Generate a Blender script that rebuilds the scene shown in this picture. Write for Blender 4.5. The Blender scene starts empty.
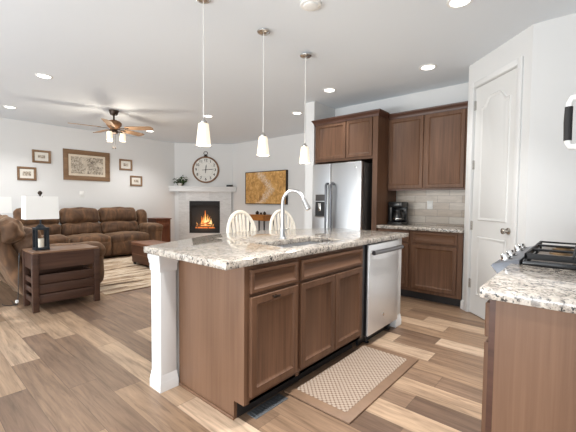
import bpy, bmesh, math, random
from mathutils import Vector, Matrix, noise

# ------------------------------------------------------------------ camera, world, lights, exposure
scene = bpy.context.scene
COL = scene.collection
PI = math.pi
CAM_H = 1.22
yaw, pitch, roll = math.radians(41), math.radians(2.5), math.radians(0.5)
f0 = Vector((-math.sin(yaw), math.cos(yaw), 0)); r0 = Vector((math.cos(yaw), math.sin(yaw), 0))
fw = f0 * math.cos(pitch) + Vector((0, 0, -math.sin(pitch))); u0 = r0.cross(fw)
rt = r0 * math.cos(roll) + u0 * math.sin(roll); up = -r0 * math.sin(roll) + u0 * math.cos(roll)
cam_data = bpy.data.cameras.new('camera'); cam = bpy.data.objects.new('camera', cam_data); COL.objects.link(cam)
cam_data.sensor_width = 36; cam_data.lens = 21.5; cam_data.clip_start = 0.02
m = Matrix.Identity(4)
for i in range(3):
    m[i][0], m[i][1], m[i][2] = rt[i], up[i], -fw[i]
m[2][3] = CAM_H
cam.matrix_world = m
scene.camera = cam

world = bpy.data.worlds.new('world'); scene.world = world; world.use_nodes = True
bg = world.node_tree.nodes['Background']
bg.inputs[0].default_value = (0.86, 0.94, 1.0, 1); bg.inputs[1].default_value = 0.62

def area(name, loc, aim, sx, sy, power, col=(1, 1, 1)):
    l = bpy.data.lights.new(name, 'AREA'); l.shape = 'RECTANGLE'; l.size = sx; l.size_y = sy; l.energy = power; l.color = col
    o = bpy.data.objects.new(name, l); COL.objects.link(o); o.location = loc
    o.rotation_euler = (Vector(aim) - Vector(loc)).to_track_quat('-Z', 'Y').to_euler()
    return o
# added low fill aimed up to brighten the ceiling, then daylight from the glass doors at the open end of the living room and the windows behind the kitchen
area('ceiling_fill', (-3.2, -3.6, 0.35), (-3.4, 1.8, 2.74), 6.0, 0.9, 210, (0.92, 0.97, 1.0))
area('daylight_patio_doors', (-3.0, -3.8, 1.4), (-4.0, 2.0, 1.5), 3.4, 2.2, 48, (0.92, 0.97, 1.0))
area('daylight_dining_window', (0.9, -3.0, 1.6), (-1.2, 2.0, 0.9), 2.0, 1.6, 30, (0.97, 0.99, 1.0))
# two added fill spots over the aisle, without fixtures, brightening floor and island fronts
for kx, ky in ((-0.85, 0.60), (-0.85, 2.0)):
    kl = bpy.data.lights.new('aisle_fill', 'SPOT'); kl.energy = 140; kl.color = (1, 0.99, 0.97); kl.spot_size = math.radians(88); kl.spot_blend = 0.8; kl.shadow_soft_size = 0.09
    ko = bpy.data.objects.new('aisle_fill', kl); COL.objects.link(ko); ko.location = (kx, ky, 2.72)

vs = scene.view_settings
vs.view_transform = 'Standard'; vs.look = 'None'; vs.gamma = 1; vs.use_curve_mapping = False
vs.exposure = 0.46

# ------------------------------------------------------------------ node helpers and materials
def new_mat(name):
    mt = bpy.data.materials.new(name); mt.use_nodes = True
    nt = mt.node_tree; return mt, nt, nt.nodes['Principled BSDF']

def N(nt, typ, **kw):
    n = nt.nodes.new(typ)
    for k, v in kw.items(): setattr(n, k, v)
    return n

def ramp(nt, stops, src=None, interp='LINEAR'):
    r = N(nt, 'ShaderNodeValToRGB'); cr = r.color_ramp; cr.interpolation = interp
    while len(cr.elements) > 1: cr.elements.remove(cr.elements[-1])
    cr.elements[0].position = stops[0][0]; cr.elements[0].color = (*stops[0][1], 1)
    for p, c in stops[1:]:
        e = cr.elements.new(p); e.color = (*c, 1)
    if src is not None: nt.links.new(src, r.inputs[0])
    return r.outputs[0]

def coords(nt, scale=(1, 1, 1), rot=(0, 0, 0), kind='Object', jitter=False):
    tc = N(nt, 'ShaderNodeTexCoord'); mp = N(nt, 'ShaderNodeMapping')
    mp.inputs['Scale'].default_value = scale; mp.inputs['Rotation'].default_value = rot
    nt.links.new(tc.outputs[kind], mp.inputs[0])
    if jitter:
        oi = N(nt, 'ShaderNodeObjectInfo'); ml = N(nt, 'ShaderNodeMath', operation='MULTIPLY'); ml.inputs[1].default_value = 37
        nt.links.new(oi.outputs['Random'], ml.inputs[0]); nt.links.new(ml.outputs[0], mp.inputs['Location'])
    return mp.outputs[0]

def tex_noise(nt, vec, scale, detail=4, rough=0.55, dist=0.0):
    n = N(nt, 'ShaderNodeTexNoise'); n.inputs['Scale'].default_value = scale; n.inputs['Detail'].default_value = detail
    n.inputs['Roughness'].default_value = rough; n.inputs['Distortion'].default_value = dist
    nt.links.new(vec, n.inputs['Vector']); return n.outputs[0]

def mixc(nt, fac, a, b, mode='MIX'):
    mx = N(nt, 'ShaderNodeMix', data_type='RGBA', blend_type=mode)
    for s, v in ((0, fac), (6, a), (7, b)):
        if isinstance(v, (int, float)): mx.inputs[s].default_value = v
        elif isinstance(v, tuple): mx.inputs[s].default_value = (*v, 1)
        else: nt.links.new(v, mx.inputs[s])
    return mx.outputs[2]

def bump(nt, bs, h, strength=0.2, dist=0.01):
    b = N(nt, 'ShaderNodeBump'); b.inputs['Strength'].default_value = strength; b.inputs['Distance'].default_value = dist
    nt.links.new(h, b.inputs['Height']); nt.links.new(b.outputs[0], bs.inputs['Normal'])

def plain(name, col, rough=0.5, metal=0.0, emit=None, estr=0.0, var=0.0, spec=None, coat=0.0, trans=0.0):
    mt, nt, bs = new_mat(name)
    bs.inputs['Base Color'].default_value = (*col, 1); bs.inputs['Roughness'].default_value = rough; bs.inputs['Metallic'].default_value = metal
    if spec is not None: bs.inputs['Specular IOR Level'].default_value = spec
    if coat: bs.inputs['Coat Weight'].default_value = coat
    if trans: bs.inputs['Transmission Weight'].default_value = trans
    if emit: bs.inputs['Emission Color'].default_value = (*emit, 1); bs.inputs['Emission Strength'].default_value = estr
    if var:
        n = tex_noise(nt, coords(nt), 9, 3)
        lo = tuple(c * (1 - var) for c in col); hi = tuple(min(1, c * (1 + var)) for c in col)
        nt.links.new(ramp(nt, [(0.3, lo), (0.7, hi)], n), bs.inputs['Base Color'])
    return mt

def wood(name, light, dark, axis='Z', rough=0.42, fine=42, bmp=0.06, coat=0.0):
    mt, nt, bs = new_mat(name)
    sc = {'X': (1.6, fine, fine), 'Y': (fine, 1.6, fine), 'Z': (fine, fine, 1.6)}[axis]
    sb = {'X': (0.8, 7, 7), 'Y': (7, 0.8, 7), 'Z': (7, 7, 0.8)}[axis]
    g = tex_noise(nt, coords(nt, sc, jitter=True), 1, 5, 0.6, 0.4)
    b = tex_noise(nt, coords(nt, sb, jitter=True), 1, 3, 0.5, 0.6)
    c1 = ramp(nt, [(0.28, dark), (0.5, tuple((a + d) / 2 for a, d in zip(light, dark))), (0.74, light)], g)
    c2 = ramp(nt, [(0.3, tuple(d * 0.9 for d in dark)), (0.7, light)], b)
    nt.links.new(mixc(nt, 0.4, c1, c2), bs.inputs['Base Color'])
    bs.inputs['Roughness'].default_value = rough; bs.inputs['Specular IOR Level'].default_value = 0.3
    if coat: bs.inputs['Coat Weight'].default_value = coat; bs.inputs['Coat Roughness'].default_value = 0.25
    bump(nt, bs, g, bmp, 0.004)
    return mt

def wall_paint(name, col, rough=0.85, tex=0.12, scale=90):
    mt, nt, bs = new_mat(name)
    bs.inputs['Base Color'].default_value = (*col, 1); bs.inputs['Roughness'].default_value = rough
    bump(nt, bs, tex_noise(nt, coords(nt), scale, 4), tex, 0.003)
    return mt

M = {}
M['wall'] = wall_paint('wall_paint', (0.70, 0.70, 0.695))
M['ceiling'] = wall_paint('ceiling_paint', (0.755, 0.80, 0.845), tex=0.25, scale=45)
M['trim'] = plain('white_trim', (0.74, 0.74, 0.735), 0.38)
M['door'] = plain('white_door', (0.70, 0.70, 0.69), 0.4)
CL, CD = (0.176, 0.090, 0.051), (0.076, 0.036, 0.020)
M['cab'] = wood('cabinet_wood_vertical', CL, CD, 'Z', 0.5)
M['cabx'] = wood('cabinet_wood_along_x', CL, CD, 'X', 0.5)
M['caby'] = wood('cabinet_wood_along_y', CL, CD, 'Y', 0.5)
M['panel'] = wood('end_panel_wood', (0.205, 0.112, 0.066), (0.130, 0.066, 0.037), 'Z', 0.45, 60, coat=0.1)
M['crown'] = wood('crown_wood', (0.10, 0.045, 0.03), (0.06, 0.028, 0.018), 'X', 0.35)
M['black'] = plain('black_plastic', (0.012, 0.012, 0.013), 0.3)
M['dark_steel'] = plain('dark_steel', (0.13, 0.135, 0.15), 0.42, 0.7)
M['matte_black'] = plain('matte_black', (0.018, 0.017, 0.017), 0.7)
M['iron'] = plain('cast_iron', (0.010, 0.010, 0.011), 0.55, spec=0.3)
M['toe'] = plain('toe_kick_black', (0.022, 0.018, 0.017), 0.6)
M['nickel'] = plain('satin_nickel', (0.60, 0.58, 0.55), 0.25, 1.0)
M['chrome'] = plain('polished_chrome', (0.80, 0.80, 0.80), 0.1, 1.0)
M['white_paint'] = plain('white_painted_wood', (0.85, 0.82, 0.76), 0.38)
M['white_plastic'] = plain('white_plastic', (0.82, 0.82, 0.80), 0.35)
M['bronze'] = plain('dark_bronze', (0.045, 0.03, 0.022), 0.38, 0.7)
M['glass'] = plain('clear_glass', (1, 1, 1), 0.02, trans=1.0)

def steel(name, col, rough, sc):
    mt, nt, bs = new_mat(name)
    bs.inputs['Metallic'].default_value = 1.0; bs.inputs['Base Color'].default_value = (*col, 1)
    n = tex_noise(nt, coords(nt, sc), 1, 3)
    mr = N(nt, 'ShaderNodeMapRange'); mr.inputs[3].default_value = rough - 0.06; mr.inputs[4].default_value = rough + 0.08
    nt.links.new(n, mr.inputs[0]); nt.links.new(mr.outputs[0], bs.inputs['Roughness'])
    return mt
M['steel'] = steel('brushed_stainless', (0.55, 0.555, 0.565), 0.33, (60, 60, 2))
M['steel_lit'] = plain('lit_stainless', (0.80, 0.805, 0.815), 0.36, 0.55)  # stainless lightened in colour to stand for bright reflections on the dishwasher
M['steel_dark'] = plain('dark_grey_appliance_side', (0.055, 0.05, 0.048), 0.45)

def granite(name):
    mt, nt, bs = new_mat(name)
    co = coords(nt)
    big = tex_noise(nt, co, 7, 5, 0.65, 0.8)
    mid = tex_noise(nt, co, 34, 5, 0.7, 0.4)
    fin = tex_noise(nt, co, 80, 3, 0.7)
    base = ramp(nt, [(0.30, (0.24, 0.175, 0.125)), (0.46, (0.41, 0.335, 0.26)), (0.60, (0.54, 0.485, 0.42)), (0.75, (0.66, 0.635, 0.60))], big)
    grey = ramp(nt, [(0.38, (0.10, 0.095, 0.10)), (0.47, (0.45, 0.40, 0.35)), (0.56, (0.60, 0.545, 0.475)), (0.68, (0.78, 0.755, 0.71))], mid)
    c = mixc(nt, 0.68, base, grey)
    spk = ramp(nt, [(0.42, (0.02, 0.022, 0.032)), (0.48, (1, 1, 1))], fin)
    patch = ramp(nt, [(0.49, (1, 1, 1)), (0.58, (0, 0, 0))], tex_noise(nt, co, 18, 4, 0.6, 0.3))
    spk = mixc(nt, patch, (1, 1, 1), spk)
    c = mixc(nt, 1.0, c, spk, 'MULTIPLY')
    nt.links.new(c, bs.inputs['Base Color'])
    bs.inputs['Roughness'].default_value = 0.5; bs.inputs['Coat Weight'].default_value = 1.0; bs.inputs['Coat Roughness'].default_value = 0.07; bs.inputs['Coat IOR'].default_value = 1.42
    return mt
M['granite'] = granite('speckled_granite')

def plank_floor(name, W=0.178, L=1.22):
    mt, nt, bs = new_mat(name)
    L_ = nt.links.new
    tc = N(nt, 'ShaderNodeTexCoord'); sp = N(nt, 'ShaderNodeSeparateXYZ'); L_(tc.outputs['Object'], sp.inputs[0])
    def mth(op, a, b=None):
        n = N(nt, 'ShaderNodeMath', operation=op)
        for i, v in enumerate((a, b)):
            if v is None: continue
            if isinstance(v, (int, float)): n.inputs[i].default_value = v
            else: L_(v, n.inputs[i])
        return n.outputs[0]
    vv = mth('DIVIDE', sp.outputs[1], W); row = mth('FLOOR', vv); fv = mth('FRACT', vv)
    wn = N(nt, 'ShaderNodeTexWhiteNoise', noise_dimensions='1D'); L_(row, wn.inputs['W'])
    uu = mth('ADD', mth('DIVIDE', sp.outputs[0], L), mth('MULTIPLY', wn.outputs[0], 7.0)); cl = mth('FLOOR', uu); fu = mth('FRACT', uu)
    cb = N(nt, 'ShaderNodeCombineXYZ'); L_(row, cb.inputs[0]); L_(cl, cb.inputs[1])
    w2 = N(nt, 'ShaderNodeTexWhiteNoise', noise_dimensions='2D'); L_(cb.outputs[0], w2.inputs['Vector'])
    tone = ramp(nt, [(0.0, (0.155, 0.096, 0.064)), (0.25, (0.235, 0.150, 0.098)), (0.5, (0.305, 0.198, 0.126)), (0.75, (0.39, 0.262, 0.168)), (0.9, (0.50, 0.355, 0.24)), (1.0, (0.60, 0.45, 0.325))], w2.outputs[0])
    gv = N(nt, 'ShaderNodeCombineXYZ')
    L_(mth('ADD', mth('MULTIPLY', sp.outputs[0], 2.2), mth('MULTIPLY', w2.outputs[0], 60)), gv.inputs[0]); L_(mth('MULTIPLY', sp.outputs[1], 34), gv.inputs[1])
    g = tex_noise(nt, gv.outputs[0], 1, 6, 0.65, 0.9)
    gv2 = N(nt, 'ShaderNodeCombineXYZ')
    L_(mth('ADD', mth('MULTIPLY', sp.outputs[0], 1.2), mth('MULTIPLY', w2.outputs[0], 90)), gv2.inputs[0]); L_(mth('MULTIPLY', sp.outputs[1], 9), gv2.inputs[1])
    g2 = tex_noise(nt, gv2.outputs[0], 1, 4, 0.6, 1.4)
    gc = ramp(nt, [(0.25, (0.46, 0.43, 0.40)), (0.48, (0.93, 0.92, 0.91)), (0.75, (1.22, 1.20, 1.18))], g)
    gc2 = ramp(nt, [(0.3, (0.74, 0.72, 0.71)), (0.65, (1.12, 1.12, 1.12))], g2)
    c = mixc(nt, 1.0, mixc(nt, 1.0, tone, gc, 'MULTIPLY'), gc2, 'MULTIPLY')
    seam = mth('MAXIMUM', mth('LESS_THAN', fv, 0.016), mth('LESS_THAN', fu, 0.0028))
    c = mixc(nt, mth('MULTIPLY', seam, 0.55), c, (0.05, 0.032, 0.022))
    L_(c, bs.inputs['Base Color'])
    bs.inputs['Roughness'].default_value = 0.42
    bump(nt, bs, g, 0.08, 0.004)
    return mt
M['floor'] = plank_floor('mixed_tone_vinyl_planks')

def tile_mat(name, ca, cb_, grout, bw, rh, rot=(0, 0, 0), swap=(0, 2), rough=0.35):
    mt, nt, bs = new_mat(name)
    tc = N(nt, 'ShaderNodeTexCoord'); sp = N(nt, 'ShaderNodeSeparateXYZ'); cb = N(nt, 'ShaderNodeCombineXYZ')
    nt.links.new(tc.outputs['Object'], sp.inputs[0])
    nt.links.new(sp.outputs[swap[0]], cb.inputs[0]); nt.links.new(sp.outputs[swap[1]], cb.inputs[1])
    br = N(nt, 'ShaderNodeTexBrick'); br.offset = 0.5
    nt.links.new(cb.outputs[0], br.inputs['Vector'])
    for k, v in (('Scale', 1), ('Brick Width', bw), ('Row Height', rh), ('Mortar Size', 0.0034), ('Mortar Smooth', 0.2), ('Bias', 0.0)): br.inputs[k].default_value = v
    br.inputs['Color1'].default_value = (*ca, 1); br.inputs['Color2'].default_value = (*cb_, 1); br.inputs['Mortar'].default_value = (*grout, 1)
    nz = ramp(nt, [(0.3, (0.86, 0.85, 0.84)), (0.7, (1.08, 1.08, 1.08))], tex_noise(nt, coords(nt, (7, 7, 26)), 1, 4, 0.6, 1.0))
    nt.links.new(mixc(nt, 1.0, br.outputs[0], nz, 'MULTIPLY'), bs.inputs['Base Color'])
    bs.inputs['Roughness'].default_value = rough
    return mt
M['backsplash'] = tile_mat('travertine_tile', (0.68, 0.64, 0.58), (0.44, 0.35, 0.275), (0.36, 0.31, 0.27), 0.305, 0.0935)
M['surround'] = tile_mat('grey_veined_tile', (0.66, 0.655, 0.645), (0.58, 0.575, 0.565), (0.62, 0.62, 0.61), 0.61, 0.305, rough=0.3)

def fabric(name, a, b, scale=5, sheen=0.6):
    mt, nt, bs = new_mat(name)
    n = tex_noise(nt, coords(nt, (1.5, 1.5, 0.45), jitter=True), scale, 4, 0.55, 0.8)
    nt.links.new(ramp(nt, [(0.30, b), (0.50, tuple((p * 2 + q) / 3 for p, q in zip(b, a))), (0.74, a)], n), bs.inputs['Base Color'])
    bs.inputs['Roughness'].default_value = 0.8; bs.inputs['Sheen Weight'].default_value = sheen; bs.inputs['Sheen Tint'].default_value = (0.85, 0.62, 0.42, 1)
    bs.inputs['Sheen Roughness'].default_value = 0.4
    bump(nt, bs, tex_noise(nt, coords(nt), 60, 3), 0.12, 0.004)
    return mt
M['suede'] = fabric('brown_suede', (0.20, 0.098, 0.043), (0.040, 0.018, 0.008), 5, 0.4)
M['shade'] = plain('linen_shade', (0.86, 0.86, 0.84), 0.8)
M['end_wood'] = wood('end_table_wood', (0.090, 0.044, 0.029), (0.032, 0.016, 0.011), 'Y', 0.4, 34)
M['end_top'] = wood('end_table_top_wood', (0.27, 0.155, 0.092), (0.12, 0.064, 0.04), 'Y', 0.35, 26)
M['red_wood'] = wood('reddish_carved_wood', (0.20, 0.07, 0.032), (0.085, 0.026, 0.014), 'Z', 0.4, 30)
M['trunk'] = wood('woven_brown_trunk', (0.165, 0.075, 0.042), (0.06, 0.026, 0.016), 'X', 0.5, 40, bmp=0.4)
M['trunk_top'] = wood('brown_trunk_top', (0.23, 0.105, 0.06), (0.11, 0.05, 0.03), 'X', 0.4, 30)
M['honey'] = wood('honey_wood', (0.42, 0.17, 0.04), (0.24, 0.085, 0.018), 'X', 0.4, 30)
M['fan_wood'] = wood('fan_blade_wood', (0.46, 0.30, 0.185), (0.30, 0.185, 0.11), 'X', 0.45, 30)
M['frame_wood'] = wood('picture_frame_wood', (0.30, 0.185, 0.105), (0.16, 0.09, 0.05), 'Y', 0.4, 30)
M['clock_rim'] = wood('clock_rim_wood', (0.27, 0.14, 0.07), (0.12, 0.06, 0.03), 'X', 0.4, 20)
M['paper'] = plain('cream_paper', (0.66, 0.58, 0.47), 0.8, var=0.06)
M['white_paper'] = plain('pale_paper', (0.72, 0.69, 0.63), 0.8)
M['dial'] = plain('clock_dial_white', (0.76, 0.75, 0.71), 0.6)
M['ink'] = plain('black_ink', (0.03, 0.028, 0.026), 0.6)

def rug_mat(name):
    mt, nt, bs = new_mat(name)
    v = coords(nt, (1, 0.10, 1))
    n = tex_noise(nt, v, 5.5, 6, 0.7, 0.6)
    c1 = ramp(nt, [(0.36, (0.07, 0.042, 0.026)), (0.42, (0.22, 0.14, 0.085)), (0.46, (0.46, 0.33, 0.21)), (0.52, (0.64, 0.55, 0.44)), (0.57, (0.46, 0.32, 0.20)), (0.61, (0.12, 0.07, 0.045)), (0.66, (0.52, 0.40, 0.28))], n)
    g = ramp(nt, [(0.35, (0.72, 0.72, 0.72)), (0.65, (1.1, 1.1, 1.1))], tex_noise(nt, coords(nt, (60, 9, 1)), 1, 4))
    nt.links.new(mixc(nt, 1.0, c1, g, 'MULTIPLY'), bs.inputs['Base Color']); bs.inputs['Roughness'].default_value = 0.95
    bump(nt, bs, tex_noise(nt, coords(nt), 150, 2), 0.3, 0.006)
    return mt
M['rug'] = rug_mat('striped_woven_rug')

def etching(name, seed):
    mt, nt, bs = new_mat(name)
    v = coords(nt, (1, 1, 1), rot=(seed, seed * 2, 0))
    a = tex_noise(nt, v, 26, 6, 0.8, 1.2); b = tex_noise(nt, v, 4.5, 3)
    c = ramp(nt, [(0.40, (0.09, 0.07, 0.055)), (0.50, (0.40, 0.34, 0.27)), (0.58, (0.64, 0.57, 0.47))], a)
    f = ramp(nt, [(0.56, (0, 0, 0)), (0.68, (0.9, 0.9, 0.9))], b)
    nt.links.new(mixc(nt, f, c, (0.66, 0.59, 0.49)), bs.inputs['Base Color']); bs.inputs['Roughness'].default_value = 0.5
    return mt
M['etching'] = etching('sepia_etching', 0.3)

def autumn(name):
    mt, nt, bs = new_mat(name)
    co = coords(nt)
    n = tex_noise(nt, co, 9, 7, 0.7, 0.8)
    gold = ramp(nt, [(0.3, (0.26, 0.125, 0.032)), (0.5, (0.58, 0.31, 0.085)), (0.7, (0.80, 0.52, 0.22))], n)
    sp = N(nt, 'ShaderNodeSeparateXYZ'); nt.links.new(co, sp.inputs[0])
    # a pale winding drift that folds to a point at mid height
    def mth(op, a, b):
        q = N(nt, 'ShaderNodeMath', operation=op)
        for i, v in enumerate((a, b)):
            if isinstance(v, (int, float)): q.inputs[i].default_value = v
            else: nt.links.new(v, q.inputs[i])
        return q.outputs[0]
    az = mth('MULTIPLY', mth('ABSOLUTE', mth('ADD', sp.outputs[2], 0.02), 0), 1.05)
    d = mth('ABSOLUTE', mth('ADD', mth('SUBTRACT', sp.outputs[0], 0.42), mth('ADD', az, mth('MULTIPLY', n, 0.42))), 0)
    band = ramp(nt, [(0.0, (0.85, 0.85, 0.85)), (0.10, (0.55, 0.55, 0.55)), (0.17, (0, 0, 0))], d)
    spk = ramp(nt, [(0.42, (0, 0, 0)), (0.56, (1, 1, 1))], tex_noise(nt, co, 42, 4, 0.8))
    fac = mixc(nt, 1.0, band, spk, 'MULTIPLY')
    nt.links.new(mixc(nt, fac, gold, (0.78, 0.70, 0.60)), bs.inputs['Base Color']); bs.inputs['Roughness'].default_value = 0.45
    return mt
M['autumn'] = autumn('autumn_field_picture')

def mat_weave(name):
    mt, nt, bs = new_mat(name)
    co = coords(nt, (42, 42, 1), rot=(0, 0, PI / 4))
    ck = N(nt, 'ShaderNodeTexVoronoi'); ck.inputs['Scale'].default_value = 1.0; ck.inputs['Randomness'].default_value = 0.0
    nt.links.new(co, ck.inputs['Vector'])
    nt.links.new(ramp(nt, [(0.30, (0.43, 0.345, 0.275)), (0.42, (0.40, 0.31, 0.24)), (0.52, (0.19, 0.115, 0.075))], ck.outputs['Distance']), bs.inputs['Base Color'])
    bs.inputs['Roughness'].default_value = 0.6
    bump(nt, bs, ck.outputs['Distance'], 0.4, 0.006)
    return mt
M['weave'] = mat_weave('woven_dot_mat')
M['mat_brown'] = plain('brown_mat_border', (0.225, 0.135, 0.082), 0.55, var=0.12)

def flame_mat(name):
    mt, nt, bs = new_mat(name)
    n = tex_noise(nt, coords(nt, (14, 14, 5)), 1, 3)
    bs.inputs['Base Color'].default_value = (0.1, 0.02, 0, 1)
    nt.links.new(ramp(nt, [(0.3, (1.0, 0.16, 0.02)), (0.5, (1.0, 0.42, 0.08)), (0.7, (1.0, 0.75, 0.35))], n), bs.inputs['Emission Color'])
    bs.inputs['Emission Strength'].default_value = 0.95
    return mt
M['flame'] = flame_mat('fire_flames')
M['ember'] = plain('glowing_embers', (0.1, 0.03, 0.01), 0.8, emit=(1.0, 0.25, 0.05), estr=0.9)
M['log'] = wood('charred_log', (0.22, 0.12, 0.07), (0.03, 0.02, 0.016), 'X', 0.8, 20, bmp=0.4)
M['lamp_glow'] = plain('lit_frosted_glass', (0.85, 0.78, 0.66), 0.4, emit=(1.0, 0.86, 0.64), estr=0.45)
M['led'] = plain('lit_led_disc', (1, 1, 1), 0.5, emit=(1.0, 0.97, 0.92), estr=4.0)
M['leaf'] = plain('green_leaf', (0.045, 0.085, 0.02), 0.45, var=0.5)
M['pot'] = plain('white_pot', (0.7, 0.68, 0.64), 0.4)
M['lantern'] = plain('dark_blue_grey_metal', (0.014, 0.019, 0.025), 0.45, 0.3)
M['candle'] = plain('cream_candle', (0.85, 0.78, 0.66), 0.5)
M['cooktop'] = plain('black_enamel', (0.015, 0.015, 0.016), 0.12)
M['burner_deck'] = plain('brown_grey_deck', (0.15, 0.115, 0.09), 0.35, 0.5)
M['burner'] = plain('burner_brass_brown', (0.30, 0.20, 0.11), 0.35, 0.8)
M['register'] = plain('grey_register_metal', (0.16, 0.17, 0.18), 0.45, 0.6)
M['steel_x'] = plain('brushed_stainless_sideways', (0.62, 0.62, 0.63), 0.36, 0.85)
M['handle_steel'] = plain('dark_handle_steel', (0.26, 0.265, 0.28), 0.3, 1.0)

# ------------------------------------------------------------------ mesh builder
class MB:
    def __init__(s): s.bm = bmesh.new()
    def add(s, b, M_=None):
        if M_ is not None: b.transform(M_)
        t = bpy.data.meshes.new('t'); b.to_mesh(t); b.free(); s.bm.from_mesh(t); bpy.data.meshes.remove(t); return s
    def box(s, x0, x1, y0, y1, z0, z1, bev=0.0, seg=2, M_=None):
        b = bmesh.new(); bmesh.ops.create_cube(b, size=1)
        for v in b.verts:
            v.co = Vector(((x0 + x1) / 2 + v.co.x * (x1 - x0), (y0 + y1) / 2 + v.co.y * (y1 - y0), (z0 + z1) / 2 + v.co.z * (z1 - z0)))
        if bev: bmesh.ops.bevel(b, geom=list(b.edges), offset=bev, segments=seg, affect='EDGES', profile=0.5)
        return s.add(b, M_)
    def prism(s, poly, a0, a1, axis='Z', bev=0.0, M_=None):
        """polygon in the two other axes, run from a0 to a1 along axis"""
        b = bmesh.new()
        def P(p, a):
            return {'Z': (p[0], p[1], a), 'Y': (p[0], a, p[1]), 'X': (a, p[0], p[1])}[axis]
        lo = [b.verts.new(P(p, a0)) for p in poly]; hi = [b.verts.new(P(p, a1)) for p in poly]
        n = len(poly)
        b.faces.new(lo); b.faces.new(hi)
        for i in range(n): b.faces.new((lo[i], lo[(i + 1) % n], hi[(i + 1) % n], hi[i]))
        bmesh.ops.recalc_face_normals(b, faces=list(b.faces))
        if bev: bmesh.ops.bevel(b, geom=list(b.edges), offset=bev, segments=2, affect='EDGES', profile=0.5)
        return s.add(b, M_)
    def tube(s, pts, r, n=10, M_=None, closed=False, flat=None):
        pts = [Vector(p) for p in pts]; k = len(pts)
        rs = r if isinstance(r, (list, tuple)) else [r] * k
        b = bmesh.new(); rings = []; nrm = None
        for i in range(k):
            if closed: t = pts[(i + 1) % k] - pts[i - 1]
            else: t = pts[min(i + 1, k - 1)] - pts[max(i - 1, 0)]
            t.normalize()
            if nrm is None:
                a = Vector((0, 0, 1)) if abs(t.z) < 0.9 else Vector((1, 0, 0))
                nrm = (a - t * a.dot(t)).normalized()
            else: nrm = (nrm - t * nrm.dot(t)).normalized()
            bn = t.cross(nrm)
            fl = flat or 1.0
            rings.append([b.verts.new(pts[i] + (nrm * math.cos(2 * PI * j / n) * fl + bn * math.sin(2 * PI * j / n)) * rs[i]) for j in range(n)])
        for i in range(k if closed else k - 1):
            A, B = rings[i], rings[(i + 1) % k]
            for j in range(n): b.faces.new((A[j], A[(j + 1) % n], B[(j + 1) % n], B[j]))
        if not closed: b.faces.new(rings[0][::-1]); b.faces.new(rings[-1])
        bmesh.ops.recalc_face_normals(b, faces=list(b.faces))
        return s.add(b, M_)
    def lathe(s, prof, c=(0, 0, 0), n=24, M_=None, cap=True):
        b = bmesh.new(); rings = []
        for r, z in prof:
            rings.append([b.verts.new((c[0] + max(r, 1e-4) * math.cos(2 * PI * j / n), c[1] + max(r, 1e-4) * math.sin(2 * PI * j / n), c[2] + z)) for j in range(n)])
        for A, B in zip(rings, rings[1:]):
            for j in range(n): b.faces.new((A[j], A[(j + 1) % n], B[(j + 1) % n], B[j]))
        if cap: b.faces.new(rings[0][::-1]); b.faces.new(rings[-1])
        bmesh.ops.recalc_face_normals(b, faces=list(b.faces))
        return s.add(b, M_)
    def rings(s, O, u, v, n, loops, back=None):
        """loops: list of (outline [(a,b)..], depth); skin between successive loops, cap the last"""
        O, u, v, n = map(Vector, (O, u, v, n)); b = bmesh.new()
        R = [[b.verts.new(O + u * a + v * c + n * d) for a, c in lp] for lp, d in loops]
        k = len(R[0])
        for A, B in zip(R, R[1:]):
            for j in range(k): b.faces.new((A[j], A[(j + 1) % k], B[(j + 1) % k], B[j]))
        b.faces.new(R[-1])
        if back: b.faces.new(R[0][::-1])
        bmesh.ops.recalc_face_normals(b, faces=list(b.faces))
        return s.add(b)
    def front(s, O, u, v, n, w, h, t=0.02, stile=0.054):
        """a framed cabinet front with a beaded recess"""
        def rc(i): return [(i, i), (w - i, i), (w - i, h - i), (i, h - i)]
        return s.rings(O, u, v, n, [(rc(0), 0), (rc(0), t - 0.004), (rc(0.004), t), (rc(stile - 0.012), t), (rc(stile - 0.009), t - 0.005), (rc(stile + 0.007), t - 0.013)], back=True)
    def mould(s, path, prof, closed=False):
        """profile [(out, z)..] carried along a level path; out points to the right of travel"""
        P = [Vector((p[0], p[1])) for p in path]; k = len(P); b = bmesh.new(); R = []
        def nr(a, c):
            d = (c - a).normalized(); return Vector((d.y, -d.x))
        for i in range(k):
            if closed or 0 < i < k - 1:
                n1, n2 = nr(P[i - 1], P[i]), nr(P[i], P[(i + 1) % k]); q = (n1 + n2) / (1 + n1.dot(n2))
            else: q = nr(P[0], P[1]) if i == 0 else nr(P[-2], P[-1])
            R.append([b.verts.new((P[i].x + q.x * o, P[i].y + q.y * o, z)) for o, z in prof])
        m_ = len(prof)
        for i in range(k if closed else k - 1):
            A, B = R[i], R[(i + 1) % k]
            for j in range(m_): b.faces.new((A[j], A[(j + 1) % m_], B[(j + 1) % m_], B[j]))
        if not closed: b.faces.new(R[0]); b.faces.new(R[-1][::-1])
        bmesh.ops.recalc_face_normals(b, faces=list(b.faces))
        return s.add(b)
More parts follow.
